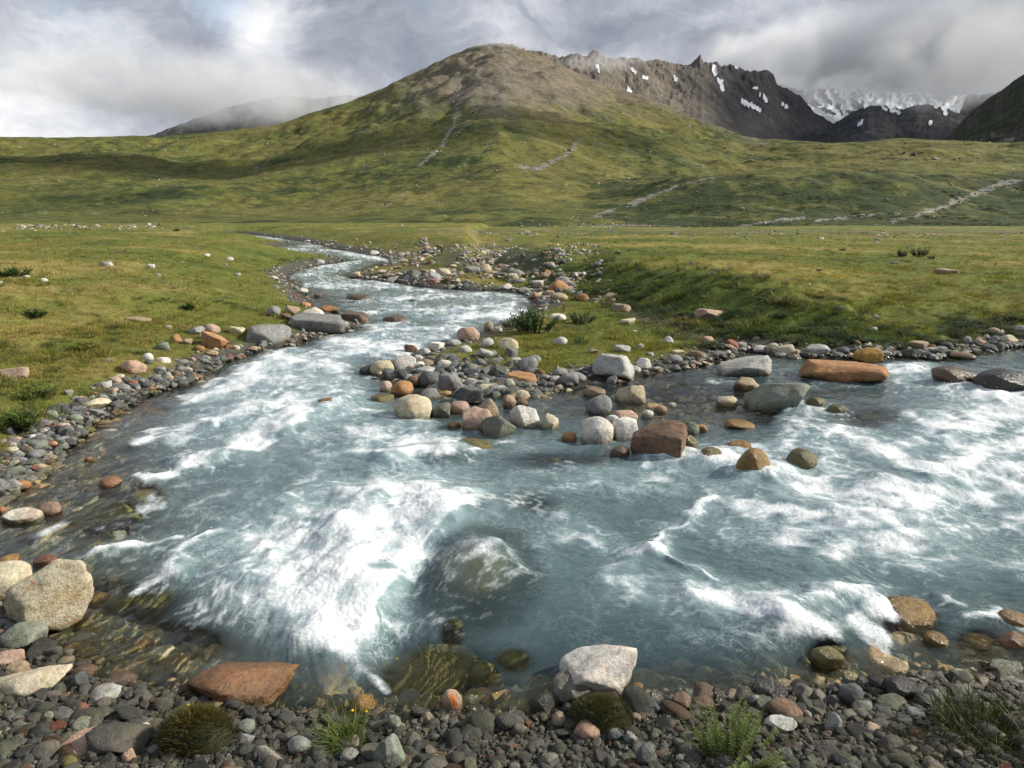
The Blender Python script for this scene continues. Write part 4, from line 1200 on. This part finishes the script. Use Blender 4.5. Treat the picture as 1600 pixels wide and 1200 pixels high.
peb = proto_collection('pebble', [rock_mesh('pebble', 50+i, 'raaf'[i % 4], 3) for i in range(12)], M_peb)
palette = np.array([COL[k] for k in ['gy', 'gy', 'gg', 'gg', 'sl', 'sl', 'lg', 'lg', 'tn', 'br', 'pk', 'cr', 'wh', 'or', 'rd']])
pw_near = np.array([5, 5, 5, 5, 8, 7, 1.2, 1.0, .5, 1.8, .5, .35, .15, .12, .18]); pw_far = np.array([2, 2, 1, 1, .6, .6, 3, 3, 3, .8, 2, 4, 3, .5, .3])
def stones(name, px, py, size_px, accept, pw, zoff=0.25, sink=0.0, smin=.006, smax=.5, flat=.62, dark=1.0, wetp=.93):
    X, Y, Z = hit(px, py)
    S = poly_sd(X, Y, WP)
    dep = proj(X, Y, Z)[2]
    ok = accept(X, Y, Z, S, px, py) > rng.random(len(px))
    ok &= (Y > 0.3) & (Y < 400)
    X, Y, Z, dep, sp_ = X[ok], Y[ok], Z[ok], dep[ok], size_px[ok]
    # keep clear of the named stones
    for r in rocks:
        x, y, s = r['pos']; k = (X-x)**2 + (Y-y)**2 > (s*.65)**2
        X, Y, Z, dep, sp_ = X[k], Y[k], Z[k], dep[k], sp_[k]
    n = len(X); s = np.clip(sp_/2*dep/F, smin, smax)
    scl = np.stack([s*rng.uniform(.85, 1.35, n), s*rng.uniform(.7, 1.0, n), s*rng.uniform(.45, .8, n)*flat/.62], -1)
    rot = np.stack([rng.uniform(-.35, .35, n), rng.uniform(-.35, .35, n), rng.uniform(0, 6.28, n)], -1)
    zc_ = Z+scl[:, 2]*zoff-sink; zc_ = np.where((Z < -.03) & (rng.random(n) < wetp), np.minimum(zc_, -.012-scl[:, 2]), zc_)
    tint = palette[rng.choice(len(palette), n, p=pw/pw.sum())]*rng.uniform(.6, 1.15, (n, 1))*(dark if np.isscalar(dark) else 1)
    uw = rng.random((n, 1))*.8*(Z < -.03)[:, None]; tint = (tint*(1-uw) + np.array([.27, .20, .065])*uw)*(1 + 1.3*(Z < -.03)[:, None])*(np.array([1.06, 1.0, .88]) if dark < 1 else 1)
    return scatter(name, np.stack([X, Y, zc_], -1), scl, rot, np.clip(tint, 0, 1), peb)
def lognorm(n, med, sg=.45): return med*np.exp(rng.normal(0, sg, n))
# foreground gravel bank
n = 17000; px = rng.uniform(-200, 1800, n); py = rng.uniform(1010, 1330, n)
stones('gravel', px, py, lognorm(n, 9.5, .55), lambda X, Y, Z, S, px, py: (S > -.45)*(1-sm(S, 2.5, 4)), pw_near, dark=.52)  # wet slaty stones, tint darkened further for the foreground shade
n = 26000; px = rng.uniform(-200, 1800, n); py = rng.uniform(1040, 1330, n)
stones('gravel', px, py, lognorm(n, 5.5, .4), lambda X, Y, Z, S, px, py: (S > -.1)*1.0, pw_near, smin=.004, dark=.42)  # same shade painted into the tint of the finer gravel
# left margin and its shallows
n = 9000; px = rng.uniform(-150, 420, n); py = rng.uniform(560, 1000, n)
stones('gravel', px, py, lognorm(n, 14, .4)*np.clip((py-340)/420, .4, 1.3), lambda X, Y, Z, S, px, py: np.where(S > 0, 1-sm(S, .35, .8), 1-.4*sm(-S, .5, 2.6)), pw_near*.9+pw_far*.18, smax=.12)
n = 5000; px = rng.uniform(-150, 460, n); py = rng.uniform(640, 1080, n)
stones('gravel', px, py, lognorm(n, 24, .4), lambda X, Y, Z, S, px, py: (S < -.15)*.8, pw_near*.6+pw_far*.35, smax=.2)
n = 2500; px = rng.uniform(380, 1700, n); py = rng.uniform(990, 1100, n)
stones('gravel', px, py, lognorm(n, 24, .35), lambda X, Y, Z, S, px, py: (S < -.05)*.8*(1-sm(-S, .4, 1.2)), pw_near*.6+pw_far*.3, smax=.2)
# islet end, bar, side channel bed
n = 7500; px = rng.uniform(560, 1700, n); py = rng.uniform(530, 735, n)
stones('gravel', px, py, lognorm(n, 9, .4), lambda X, Y, Z, S, px, py: np.where(S > 0, 1-sm(S, .15, .6), np.exp(-((py-620)/75)**4)*(.25+.75*np.exp(-(((px-1040)/75)**2+((py-655)/22)**2)))), pw_near*.7+pw_far*.25, smax=.14)
n = 9000; px = rng.uniform(560, 1200, n); py = rng.uniform(555, 725, n)
stones('cobbles', px, py, lognorm(n, 11, .5), lambda X, Y, Z, S, px, py: .9*np.exp(-(((px-700-(py-600)*.8)/150)**4 + ((py-620)/62)**4))+.8*np.exp(-(((px-1050)/85)**4+((py-668)/28)**4)), pw_near*.8+pw_far*.5, smax=.16, dark=1.05, wetp=.15)
# bright cobbles along the farther shores
n = 9000; px = rng.uniform(300, 1700, n); py = 372 + 210*rng.random(n)**1.3
stones('cobbles', px, py, lognorm(n, 5.5, .45)*np.clip((py-330)/160, .45, 1.4), lambda X, Y, Z, S, px, py: (S > -.15)*(1-sm(S, .25+.012*Y, .8+.022*Y))*(.35+.65*(Y > 18)), pw_far, smax=.45)
# stony flat past the bend and thin scatter in the meadows
n = 8000; px = rng.uniform(560, 980, n); py = rng.uniform(382, 448, n)
stones('cobbles', px, py, lognorm(n, 6.0, .5)*np.clip((py-340)/80, .5, 1.4), lambda X, Y, Z, S, px, py: (S > 0)*np.exp(-(((px-760)/160)**4 + ((py-408)/26)**4))*sm(fbm(X*.35, Y*.2, 3, 407), -.25, .25), pw_far, smax=.5)
n = 2600; px = rng.uniform(-100, 1700, n); py = 352 + 250*rng.random(n)**1.7
stones('cobbles', px, py, lognorm(n, 4.6, .45), lambda X, Y, Z, S, px, py: (S > .8)*.22*sm(fbm(X*.3, Y*.2, 3, 411), -.1, .4), pw_far, zoff=-.05, smax=.35)
# a pale line of stones on the crest of the left meadow and the far gravel flats
n = 1120; px = np.concatenate([rng.uniform(-20, 300, 320), rng.uniform(700, 1650, 800)]); py = np.concatenate([rng.normal(355, 2.2, 320), rng.normal(368, 4, 800)])
stones('cobbles', px, py, lognorm(n, 3.4, .5), lambda X, Y, Z, S, px, py: (S > .8)*sm(fbm(px*.03, py*.1, 3, 413), -.2, .2), pw_far, zoff=-.15, smax=.8)

# boulders strewn on the hillsides
hx, hy, HX, HY, HZ, HR = HILL
sel = rng.random(hx.shape); dens = sm(fbm(HX/70, HY/110, 3, 421), -.15, .45)*((hy > 150) & (hy < 356) & (hx > -100) & (hx < 1700))*np.clip(.25 + .75*sm(hx, 450, 900), 0, 1)
ii = np.where((sel < dens*.06 + .35*np.clip(HTRK, 0, 1)**1.5*(hy < 357)).ravel())[0]
n = len(ii); s = np.clip(lognorm(n, 1.9, .45)/2*HR.ravel()[ii]/F, .3, 2.6)
pts = np.stack([HX.ravel()[ii]+rng.uniform(-2, 2, n), HY.ravel()[ii]+rng.uniform(-2, 2, n), HZ.ravel()[ii]+s*.1], -1)
scl = np.stack([s*rng.uniform(.8, 1.4, n), s*rng.uniform(.7, 1.1, n), s*rng.uniform(.5, .9, n)], -1)
lowpeb = proto_collection('hillside_rock', [rock_mesh('hillside_rock', 80+i, 'a', 2) for i in range(5)], M_peb)
scatter('hillside_rocks', pts, scl, np.stack([rng.uniform(-.3, .3, n), rng.uniform(-.3, .3, n), rng.uniform(0, 6.28, n)], -1), palette[rng.choice(len(palette), n, p=pw_far/pw_far.sum())]*rng.uniform(.55, .95, (n, 1)), lowpeb)

# ------------------------------------------------------------------ grass and plants
def leaf_material(name, base, spec=.25):
    m, t, out = newmat(name)
    c = base(t)
    b = t.node('ShaderNodeBsdfPrincipled', {'Base Color': c, 'Roughness': .6, 'Specular IOR Level': spec})
    tl = t.node('ShaderNodeBsdfTranslucent', {'Color': t.mix(1, c, (1.3, 1.25, .6), 'MULTIPLY')})
    mx = t.node('ShaderNodeMixShader', {0: .22, 1: b.outputs[0], 2: tl.outputs[0]}); t.l.new(mx.outputs[0], out.inputs[0])
    return m
M_grass = leaf_material('grass_blades', lambda t: t.vmath('MULTIPLY', t.attr('tint', 'INSTANCER'), t.attr('col')))
M_leaf = leaf_material('plant_leaves', lambda t: t.attr('col'))

def blades(n, height, radius, width, lean=.5, seg=3, seed=0, cols=((.08, .12, .02), (.16, .15, .05)), hvar=.4, name='grass_tuft', droop=.5, dome=0.0):
    r = np.random.default_rng(seed)
    a = r.uniform(0, 6.28, n); rr = radius*np.sqrt(r.random(n)); bx, by = rr*np.cos(a), rr*np.sin(a)
    h = height*(1-hvar*r.random(n)); la = a + r.normal(0, .9, n); le = lean*h*(.25+r.random(n))*(0.3+rr/max(radius, 1e-6))
    if dome: bz = dome*np.sqrt(np.clip(1-(rr/radius)**2, 0, 1))
    else: bz = np.zeros(n)
    wa = r.uniform(0, 3.14, n); V = []; C = []; Fq = []
    c0 = np.array(cols[0]); c1 = np.array(cols[1]); mixk = r.random((n, 1)); bc = c0*(1-mixk) + c1*mixk
    for s in range(seg+1):
        t = s/seg; x = bx + np.cos(la)*le*t**1.7; y = by + np.sin(la)*le*t**1.7; z = bz + h*(t - droop*.35*t**3)
        w = width*(1-t**1.5*.92)*.5
        for sg in (-1, 1): V.append(np.stack([x+sg*np.cos(wa)*w, y+sg*np.sin(wa)*w, z], -1)); C.append(bc*(.75+.35*t))
    V = np.stack(V, 1); C = np.stack(C, 1); k = V.shape[1]
    base = np.arange(n)[:, None, None]*k; q = np.array([[2*s, 2*s+1, 2*s+3, 2*s+2] for s in range(seg)])[None]
    me = mesh_np(name, V.reshape(-1, 3), quads=(base+q).reshape(-1, 4)); add_attr(me, 'col', C.reshape(-1, 3))
    return me

def leafy(n_stem, height, radius, leaf, seed, col, name='foliage', per=26, whorl=.5, up=.7):
    """a clump of upright stems clothed in small leaves; returns (foliage mesh, stem mesh)"""
    r = np.random.default_rng(seed); LV, LF, LC, SV, SF = [], [], [], [], []
    for s in range(n_stem):
        a = r.uniform(0, 6.28); rr = radius*math.sqrt(r.random()); b = np.array([rr*math.cos(a)*.6, rr*math.sin(a)*.6, 0])
        h = height*(1-.45*(rr/radius)**2)*r.uniform(.75, 1.1); tip = np.array([rr*math.cos(a)*1.15, rr*math.sin(a)*1.15, h])
        k = len(SV); w_ = leaf*.10
        SV += [b+[w_, 0, 0], b+[-w_*.5, w_*.8, 0], b+[-w_*.5, -w_*.8, 0], tip]; SF += [(k, k+1, k+3), (k+1, k+2, k+3), (k+2, k, k+3)]
        tone = r.uniform(.7, 1.25)
        for q in range(per):
            t = .12+.88*(q+r.random())/per; p = b*(1-t)+tip*t; an = q*2.4+r.uniform(-.3, .3); l = leaf*r.uniform(.6, 1.1)*(1.15-.5*t)
            d = np.array([math.cos(an)*whorl, math.sin(an)*whorl, up*r.uniform(.4, 1.2)]); d /= np.linalg.norm(d)
            sd2 = np.array([-math.sin(an), math.cos(an), 0])*l*.17; k = len(LV)
            LV += [p, p+d*l*.5+sd2, p+d*l, p+d*l*.5-sd2]; LF.append((k, k+1, k+2, k+3)); LC += [np.array(col)*tone*r.uniform(.8, 1.2)*(.8+.4*t)]*4
    fm_ = mesh_np(name, np.array(LV), quads=np.array(LF)); add_attr(fm_, 'col', np.array(LC))
    sm_ = mesh_np('stem', np.array(SV), tris=np.array(SF)); add_attr(sm_, 'col', np.tile([[.10, .09, .04]], (len(SV), 1)))
    return fm_, sm_

tufts = proto_collection('grass_tuft', [blades(16, 1.0, .75, .07, .8, 2, 300+i, ((.85, .95, .8), (1.25, 1.1, 1.1)), .55) for i in range(6)], M_grass)
def grass(px, py, hgt, accept, thick=1.0):
    X, Y, Z = hit(px, py); S = poly_sd(X, Y, WP); st = -poly_sd(X, Y, TPOLY)
    gc, gm = ground_color(X, Y, S, st, Z)
    ok = (S > .12)*(1-gm)*accept(X, Y, S) > rng.random(len(px))
    ok &= (Y > .3) & (Y < 260)
    for r in rocks:
        x, y, s = r['pos']; ok &= (X-x)**2 + (Y-y)**2 > (s*.8)**2
    X, Y, Z, gc, S = X[ok], Y[ok], Z[ok], gc[ok], S[ok]; n = len(X)
    h = hgt*(.55+.9*rng.random(n))*(.55+.45*sm(S, .2, 1.5))*(.75+2.4*np.clip(fbm(X*.9, Y*.9, 3, 431), 0, 1))
    h = h*(1+Y/70)
    wd = h*rng.uniform(.8, 1.5, n)*thick
    tint = gc*1.6*rng.uniform(.75, 1.25, (n, 1))*(1+rng.normal(0, .06, (n, 3)))
    strawm = rng.random(n) < .10 + .14*(X < 0); tint[strawm] = np.array([.32, .27, .13])*rng.uniform(.7, 1.2, (strawm.sum(), 1))
    return scatter('grass', np.stack([X, Y, Z-.01], -1), np.stack([wd, wd, h], -1), np.stack([rng.normal(0, .15, n), rng.normal(0, .15, n), rng.uniform(0, 6.28, n)], -1), np.clip(tint, .005, 1), tufts)
n = 42000; px = rng.uniform(-120, 560, n); py = 350 + 400*rng.random(n)**1.25
grass(px, py, .062, lambda X, Y, S: 1.0)
n = 60000; px = rng.uniform(560, 1780, n); py = 364 + 240*rng.random(n)**1.2
grass(px, py, .062, lambda X, Y, S: 1.0)
# coarse lush herbage on the dark bank of the right terrace
n = 9000; px = rng.uniform(840, 1700, n); py = rng.uniform(395, 550, n)
grass(px, py, .10, lambda X, Y, S: (sm(-poly_sd(X, Y, TPOLY), -3.4, -2.2)*(1-sm(-poly_sd(X, Y, TPOLY), -.4, 1.0)))*.9, 1.1)
# low herbs and dwarf shrubs dotted through the turf
herb_protos = []
for i in range(4):
    f_, s_ = leafy(12, 1.0, .9, .38, 700+i, (1, 1, 1), 'herb', per=9, whorl=1.0, up=.5); bpy.data.meshes.remove(s_); herb_protos.append(f_)
herbs = proto_collection('herb', herb_protos, M_grass)
def herb(n, x0, x1, y0, y1, hgt, tint, accept):
    px = rng.uniform(x0, x1, n); py = y0 + (y1-y0)*rng.random(n)**1.2
    X, Y, Z = hit(px, py); S = poly_sd(X, Y, WP); ok = (S > .4) & (accept(X, Y, S) > rng.random(n)) & (Y < 150)
    for r in rocks:
        x, y, s = r['pos']; ok &= (X-x)**2 + (Y-y)**2 > (s+.12)**2
    X, Y, Z = X[ok], Y[ok], Z[ok]; n = len(X); h = hgt*rng.uniform(.5, 1.5, n)*(1+Y/60)
    scatter('herbs', np.stack([X, Y, Z-.01], -1), np.stack([h*1.5, h*1.5, h], -1), np.stack([np.zeros(n), np.zeros(n), rng.uniform(0, 6.28, n)], -1), np.array(tint)*rng.uniform(.55, 1.5, (n, 1)), herbs)
patch = lambda X, Y: sm(fbm(X*.45, Y*.45, 3, 451), .0, .35)
onbank = lambda X, Y: sm(-poly_sd(X, Y, TPOLY), -3.6, -2.4)*(1-sm(-poly_sd(X, Y, TPOLY), .2, 2.0))
herb(8000, 840, 1750, 392, 550, .10, (.032, .054, .018), lambda X, Y, S: onbank(X, Y)*(.25+.75*patch(X, Y)))
herb(3000, 860, 1750, 375, 520, .06, (.050, .066, .022), lambda X, Y, S: .35*patch(X, Y)+.04)
herb(2600, -100, 470, 356, 700, .07, (.060, .110, .022), lambda X, Y, S: .55*patch(X+9, Y)+.05)
herb(900, 560, 1150, 450, 600, .05, (.060, .100, .022), lambda X, Y, S: .6*patch(X+4, Y)+.05)
# dark dwarf juniper on the moraine and lower slopes
dens = HVEG**2*sm(fbm(HX/26, HY/26, 4, 461, .65), -.02, .28)*((hy > 205) & (hy < 357) & (hx > -150) & (hx < 1750))*(.10+.9*sm(hx, 860, 1000))
ii = np.where((rng.random(hx.shape) < dens*.55).ravel())[0]; n = len(ii); s = rng.uniform(1.6, 4.2, n)*HR.ravel()[ii]/F*.9
scatter('juniper_scrub', np.stack([HX.ravel()[ii]+rng.uniform(-2, 2, n), HY.ravel()[ii]+rng.uniform(-2, 2, n), HZ.ravel()[ii]-.2*s], -1), np.stack([s*1.5, s*1.5, s*.75], -1),
        np.stack([np.zeros(n), np.zeros(n), rng.uniform(0, 6.28, n)], -1), np.array([.030, .046, .015])*rng.uniform(.6, 1.4, (n, 1)), herbs)
# near bank
n = 5000; px = rng.uniform(1250, 2100, n); py = rng.uniform(1020, 1400, n)
X_, Y_, Z_ = hit(px, py)
n_ = n
def nearbank(X, Y, S): return sm(fbm(X*1.4, Y*1.4, 3, 441) + .9*sm(X, 1.7, 3.0), .25, .7)*sm(S, .35, .8)
S_ = poly_sd(X_, Y_, WP); ok = nearbank(X_, Y_, S_) > rng.random(n)
X_, Y_, Z_ = X_[ok], Y_[ok], Z_[ok]; n = len(X_); h = rng.uniform(.03, .085, n)
scatter('grass', np.stack([X_, Y_, Z_-.005], -1), np.stack([h*.8, h*.8, h], -1), np.stack([rng.normal(0, .2, n), rng.normal(0, .2, n), rng.uniform(0, 6.28, n)], -1),
        np.array([.055, .075, .02])*rng.uniform(.6, 1.4, (n, 1)), tufts)

def plant_at(name, px, py, label, cat, group=None):
    X, Y, Z = hit(px, py); e = link(name, None, None, None, label, cat, group); e.location = (float(X), float(Y), float(Z)-.01)
    return e, float(proj(X, Y, Z)[2])/F

for i, (x, y, w_, h_, lab) in enumerate([(832, 520, 74, 38, 'big bushy dark green herb clump at the left end of the islet'), (908, 506, 46, 20, 'spreading green herb clump beside the white stone on the islet'),
                                          (907, 538, 26, 14, 'small dark green herb clump in the middle of the islet grass'), (799, 514, 26, 16, 'small green herb clump left of the big bushy one')]):
    e, mpp = plant_at('herb_clump', x, y, lab, 'plant')
    f_, s_ = leafy(int(34 if w_ > 40 else 16), h_*mpp*1.05, w_/2*mpp, h_*mpp*.28, 500+i, (.055, .095, .032), per=30)
    link('foliage', f_, M_leaf, parent=e); link('stem', s_, M_leaf, parent=e)
for i, (x, y, w_, h_, lab) in enumerate([(1409, 401, 16, 12, 'small dark shrub, left one of the three on the right meadow'), (1436, 401, 30, 15, 'largest dark shrub of the three on the right meadow'), (1455, 405, 12, 7, 'smallest dark shrub at the right of the three on the meadow'),
                                          (276, 362, 12, 6, 'tiny dark shrub on the crest of the left meadow'), (1316, 392, 12, 6, 'little dark shrub left of the three meadow shrubs')]):
    e, mpp = plant_at('dark_shrub', x, y, lab, 'shrub')
    f_, s_ = leafy(22, h_*mpp, w_/2*mpp, h_*mpp*.35, 520+i, (.022, .034, .018), per=22, whorl=.8, up=.5)
    link('foliage', f_, M_leaf, parent=e); link('stem', s_, M_leaf, parent=e)
# dried seed heads on the right terrace
for i, (x, y, h_, lab) in enumerate([(1108, 446, 18, 'dried brown plant on the dark bank above the pinkish slab'), (1165, 490, 16, 'dried reddish weed low on the dark bank'), (1226, 446, 22, 'tall dried pale weed at the lip of the terrace'), (1182, 434, 14, 'dried grey weed at the terrace edge left of the tall one'),
                                      (1097, 541, 26, 'dried brown dock stalk at the right end of the islet'), (880, 487, 22, 'dried brown stalk beside the orange boulders at the bend'), (1322, 411, 9, 'thin dried stalk on the right meadow, left of the shrubs'), (1510, 413, 10, 'dried weed far out on the right meadow'),
                                      (1555, 416, 11, 'dried reddish weed near the right edge of the meadow'), (1344, 527, 14, 'dried pink-brown weed just above the right shore'), (1057, 417, 12, 'dried weed behind the red-brown slab'), (1020, 405, 10, 'small dried weed on the far side of the terrace')]):
    e, mpp = plant_at('dried_weed', x, y, lab, 'weed')
    f_, s_ = leafy(5, h_*mpp, h_*.22*mpp, h_*mpp*.20, 540+i, (.17, .11, .075), 'seed_head', per=16, whorl=.6)
    link('seed_head', f_, M_leaf, parent=e); link('stem', s_, M_leaf, parent=e)
# leafy and yellow-flowering weeds of the left meadow
for i, (x, y, w_, h_, col, lab) in enumerate([(128, 548, 40, 22, (.13, .15, .02), 'yellow-green flowering weed in the middle of the left meadow'), (62, 622, 60, 26, (.10, .13, .025), 'broad yellowish weed at the left edge above the shore'), (50, 474, 38, 18, (.035, .075, .015), 'lush dark green weed at the left of the meadow'),
                                               (293, 472, 22, 14, (.04, .085, .015), 'green leafy weed beside the pinkish stone in the left meadow'), (20, 432, 60, 22, (.035, .075, .015), 'lush green patch of weeds by the left frame edge'), (28, 672, 60, 44, (.065, .10, .02), 'tall green weed overhanging the left pebble shore')]):
    e, mpp = plant_at('meadow_weed', x, y, lab, 'weed')
    f_, s_ = leafy(26, h_*mpp*.8, w_/2*mpp, h_*mpp*.42, 560+i, col, per=18, whorl=.9, up=.6)
    link('foliage', f_, M_leaf, parent=e); link('stem', s_, M_leaf, parent=e)
# foreground
def clump(name, x, y, w_, n, h_, cols, lab, seed, lean=.9, dome=0., wd=.006, **k):
    e, mpp = plant_at(name, x, y, lab, 'grass' if 'tuft' in name else 'moss' if 'moss' in name else 'plant')
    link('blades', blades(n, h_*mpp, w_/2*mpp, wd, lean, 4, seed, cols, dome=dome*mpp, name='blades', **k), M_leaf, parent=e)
    return e, mpp
e, mpp = clump('grass_tuft', 540, 1162, 52, 230, 62, ((.085, .15, .02), (.17, .21, .05)), 'bright green grass tuft on the near gravel with yellow flowers behind', 601, 1.0, wd=.005)
def flower(e, mpp, dx, dz, s=.013):
    bm = bmesh.new(); bmesh.ops.create_icosphere(bm, subdivisions=2, radius=s)
    for v in bm.verts:
        a = math.atan2(v.co.y, v.co.x); v.co.x *= 1+.18*math.cos(5*a); v.co.y *= 1+.18*math.cos(5*a); v.co.z *= .6
    me = bpy.data.meshes.new('flower'); bm.to_mesh(me); bm.free(); add_attr(me, 'col', np.tile([[.75, .50, .02]], (len(me.vertices), 1)))
    o = link('flower', me, M_leaf, parent=e); o.location = (dx*mpp, 0.05, dz*mpp)
    me = mesh_np('stalk', np.array([(dx*mpp*.3-.0015, 0, 0), (dx*mpp*.3+.0015, 0, 0), (dx*mpp+.001, .05, dz*mpp), (dx*mpp-.001, .05, dz*mpp)]), quads=np.array([[0, 1, 2, 3]])); add_attr(me, 'col', np.tile([[.10, .13, .03]], (4, 1)))
    link('stalk', me, M_leaf, parent=e)
flower(e, mpp, 10, 52, .009); flower(e, mpp, 32, 50, .007)
def mound_plant(name, x, y, w_, h_, lab, cols, seed, n=2600, hb=6, wd=.0035):
    e, mpp = plant_at(name, x, y, lab, 'moss')
    me = rock_mesh('cushion', seed, 'r', 3); co = np.empty(len(me.vertices)*3, np.float32); me.vertices.foreach_get('co', co); co = co.reshape(-1, 3)*[w_/2*mpp, w_/2*.75*mpp, h_*mpp*.62]
    me.vertices.foreach_set('co', co.ravel()); me.update(); add_attr(me, 'col', np.tile([[.030, .034, .012]], (len(co), 1)))
    link('cushion', me, M_leaf, parent=e)
    nb_ = blades(n, hb*mpp, 1.0, wd, .9, 2, seed+1, cols, dome=1.0, name='blades')
    co = np.empty(len(nb_.vertices)*3, np.float32); nb_.vertices.foreach_get('co', co); co = co.reshape(-1, 6, 3)
    root = (co[:, 0]+co[:, 1])/2; loc = co-root[:, None]
    root = root*[w_/2*mpp*1.0, w_/2*.75*mpp, h_*mpp*.62]; nrm = root/np.maximum(np.linalg.norm(root, axis=1, keepdims=True), 1e-6)
    loc = loc + nrm[:, None]*loc[:, :, 2:3]*.8
    nb_.vertices.foreach_set('co', (root[:, None]+loc).reshape(-1)); nb_.update()
    link('blades', nb_, M_leaf, parent=e); return e, mpp
mound_plant('moss_hummock', 938, 1128, 98, 62, 'mossy green-brown hummock in front of the near pale boulder', ((.065, .075, .02), (.11, .095, .04)), 611)
e, mpp = mound_plant('moss_hummock', 308, 1160, 112, 84, 'grassy reddish-green hummock in the gravel before the big orange boulder', ((.065, .10, .02), (.15, .09, .035)), 615, 3000, 9)
flower(e, mpp, -14, 60, .006)
e, mpp = plant_at('feathery_herb', 1142, 1180, 'feathery bright green herb clump at the bottom edge, right of centre', 'plant')
f_, s_ = leafy(60, 72*mpp, 78*mpp, .028, 621, (.085, .125, .025), per=60, whorl=.9, up=.5); link('foliage', f_, M_leaf, parent=e); link('stem', s_, M_leaf, parent=e)
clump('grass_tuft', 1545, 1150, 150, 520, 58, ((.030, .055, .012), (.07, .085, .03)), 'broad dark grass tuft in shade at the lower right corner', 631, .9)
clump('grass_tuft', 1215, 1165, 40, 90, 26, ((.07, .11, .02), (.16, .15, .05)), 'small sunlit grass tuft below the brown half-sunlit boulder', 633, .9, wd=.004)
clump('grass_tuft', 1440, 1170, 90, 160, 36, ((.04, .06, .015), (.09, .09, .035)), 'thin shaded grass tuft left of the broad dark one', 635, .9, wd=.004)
clump('grass_tuft', 12, 940, 40, 90, 34, ((.08, .12, .02), (.14, .15, .04)), 'green tuft squeezed between the cream boulders at the left edge', 637, .8, wd=.005)
# dry bent stalks reaching over the water on the right
for i, (x0, y0, x1, y1, lab) in enumerate([(1610, 1165, 1478, 1024, 'long dry stalk leaning over the dark shore, highest of the bent ones'), (1600, 1145, 1492, 1066, 'dry bent stalk just below the highest one'), (1640, 1190, 1540, 1068, 'dry stalk curving up by the right frame edge'),
                                            (1556, 1190, 1556, 1140, 'short reddish upright stalk in the lower right corner'), (1240, 1160, 1241, 1085, 'thin pale stalk rising beside the brown half-sunlit boulder'), (1290, 1140, 1289, 1080, 'thin dry stalk right of the grey slab')]):
    e, mpp = plant_at('dry_stalk', x0, y0, lab, 'stalk')
    X0 = Vector(e.location); zt = X0.z + (y0-y1)*mpp*.9; a_, b_ = unproj(x1, y1, zt); tip = Vector((float(a_), float(b_), zt)) - X0
    if tip.length > .9: tip *= .9/tip.length
    V = []; Fc = []; m_ = 9
    for k in range(m_):
        t_ = k/(m_-1); p = tip*t_ + Vector((0, 0, .12*tip.length*math.sin(t_*3.14))); rr = .0022*(1-.6*t_)
        for q in range(3): V.append(p + Vector((rr*math.cos(q*2.09), rr*math.sin(q*2.09), rr*.3)))
        if k:
            for q in range(3): Fc.append(((k-1)*3+q, (k-1)*3+(q+1) % 3, k*3+(q+1) % 3, k*3+q))
    me = mesh_np('stem', np.array(V), quads=np.array(Fc)); add_attr(me, 'col', np.tile([[.26, .20, .11]], (len(V), 1)))
    link('stem', me, M_leaf, parent=e)
    f_, _ = leafy(1, .03, .004, .012, 650+i, (.28, .22, .12), 'seed_head', per=14); o = link('seed_head', f_, M_leaf, parent=e); o.location = tip*.97

# ------------------------------------------------------------------ spray over the breaking waves
fr_ = (foam > .75) & (WS < -.3) & (WPY > 560)
edge = np.zeros(fr_.shape, bool); edge[4:-4, 4:-4] = fr_[4:-4, 4:-4] & ~(fr_[8:, 4:-4] & fr_[:-8, 4:-4] & fr_[4:-4, 8:] & fr_[4:-4, :-8])
wgt = edge*.06 + fr_*.010*np.clip(mask-.8, 0, 1)
jj = np.where((rng.random(fr_.shape) < wgt).ravel())[0]
n = len(jj); s = rng.uniform(.0015, .0055, n)*np.clip((1250-WPY.ravel()[jj])/400, .5, 1.6)
pts = np.stack([WX.ravel()[jj]+rng.normal(0, .02, n), WY.ravel()[jj]+rng.normal(0, .02, n), WZ.ravel()[jj]+np.abs(rng.normal(0, .035, n))], -1)
M_drop, t, out = newmat('spray_drops'); principled(t, out, Base_Color=(.85, .88, .9, 1), Roughness=.3)
v, f = ico(1); drop = proto_collection('drop', [mesh_np('drop', v, tris=f)], M_drop)
scatter('spray', pts, np.repeat(s[:, None], 3, 1), np.zeros((n, 3)), np.ones((n, 3)), drop)
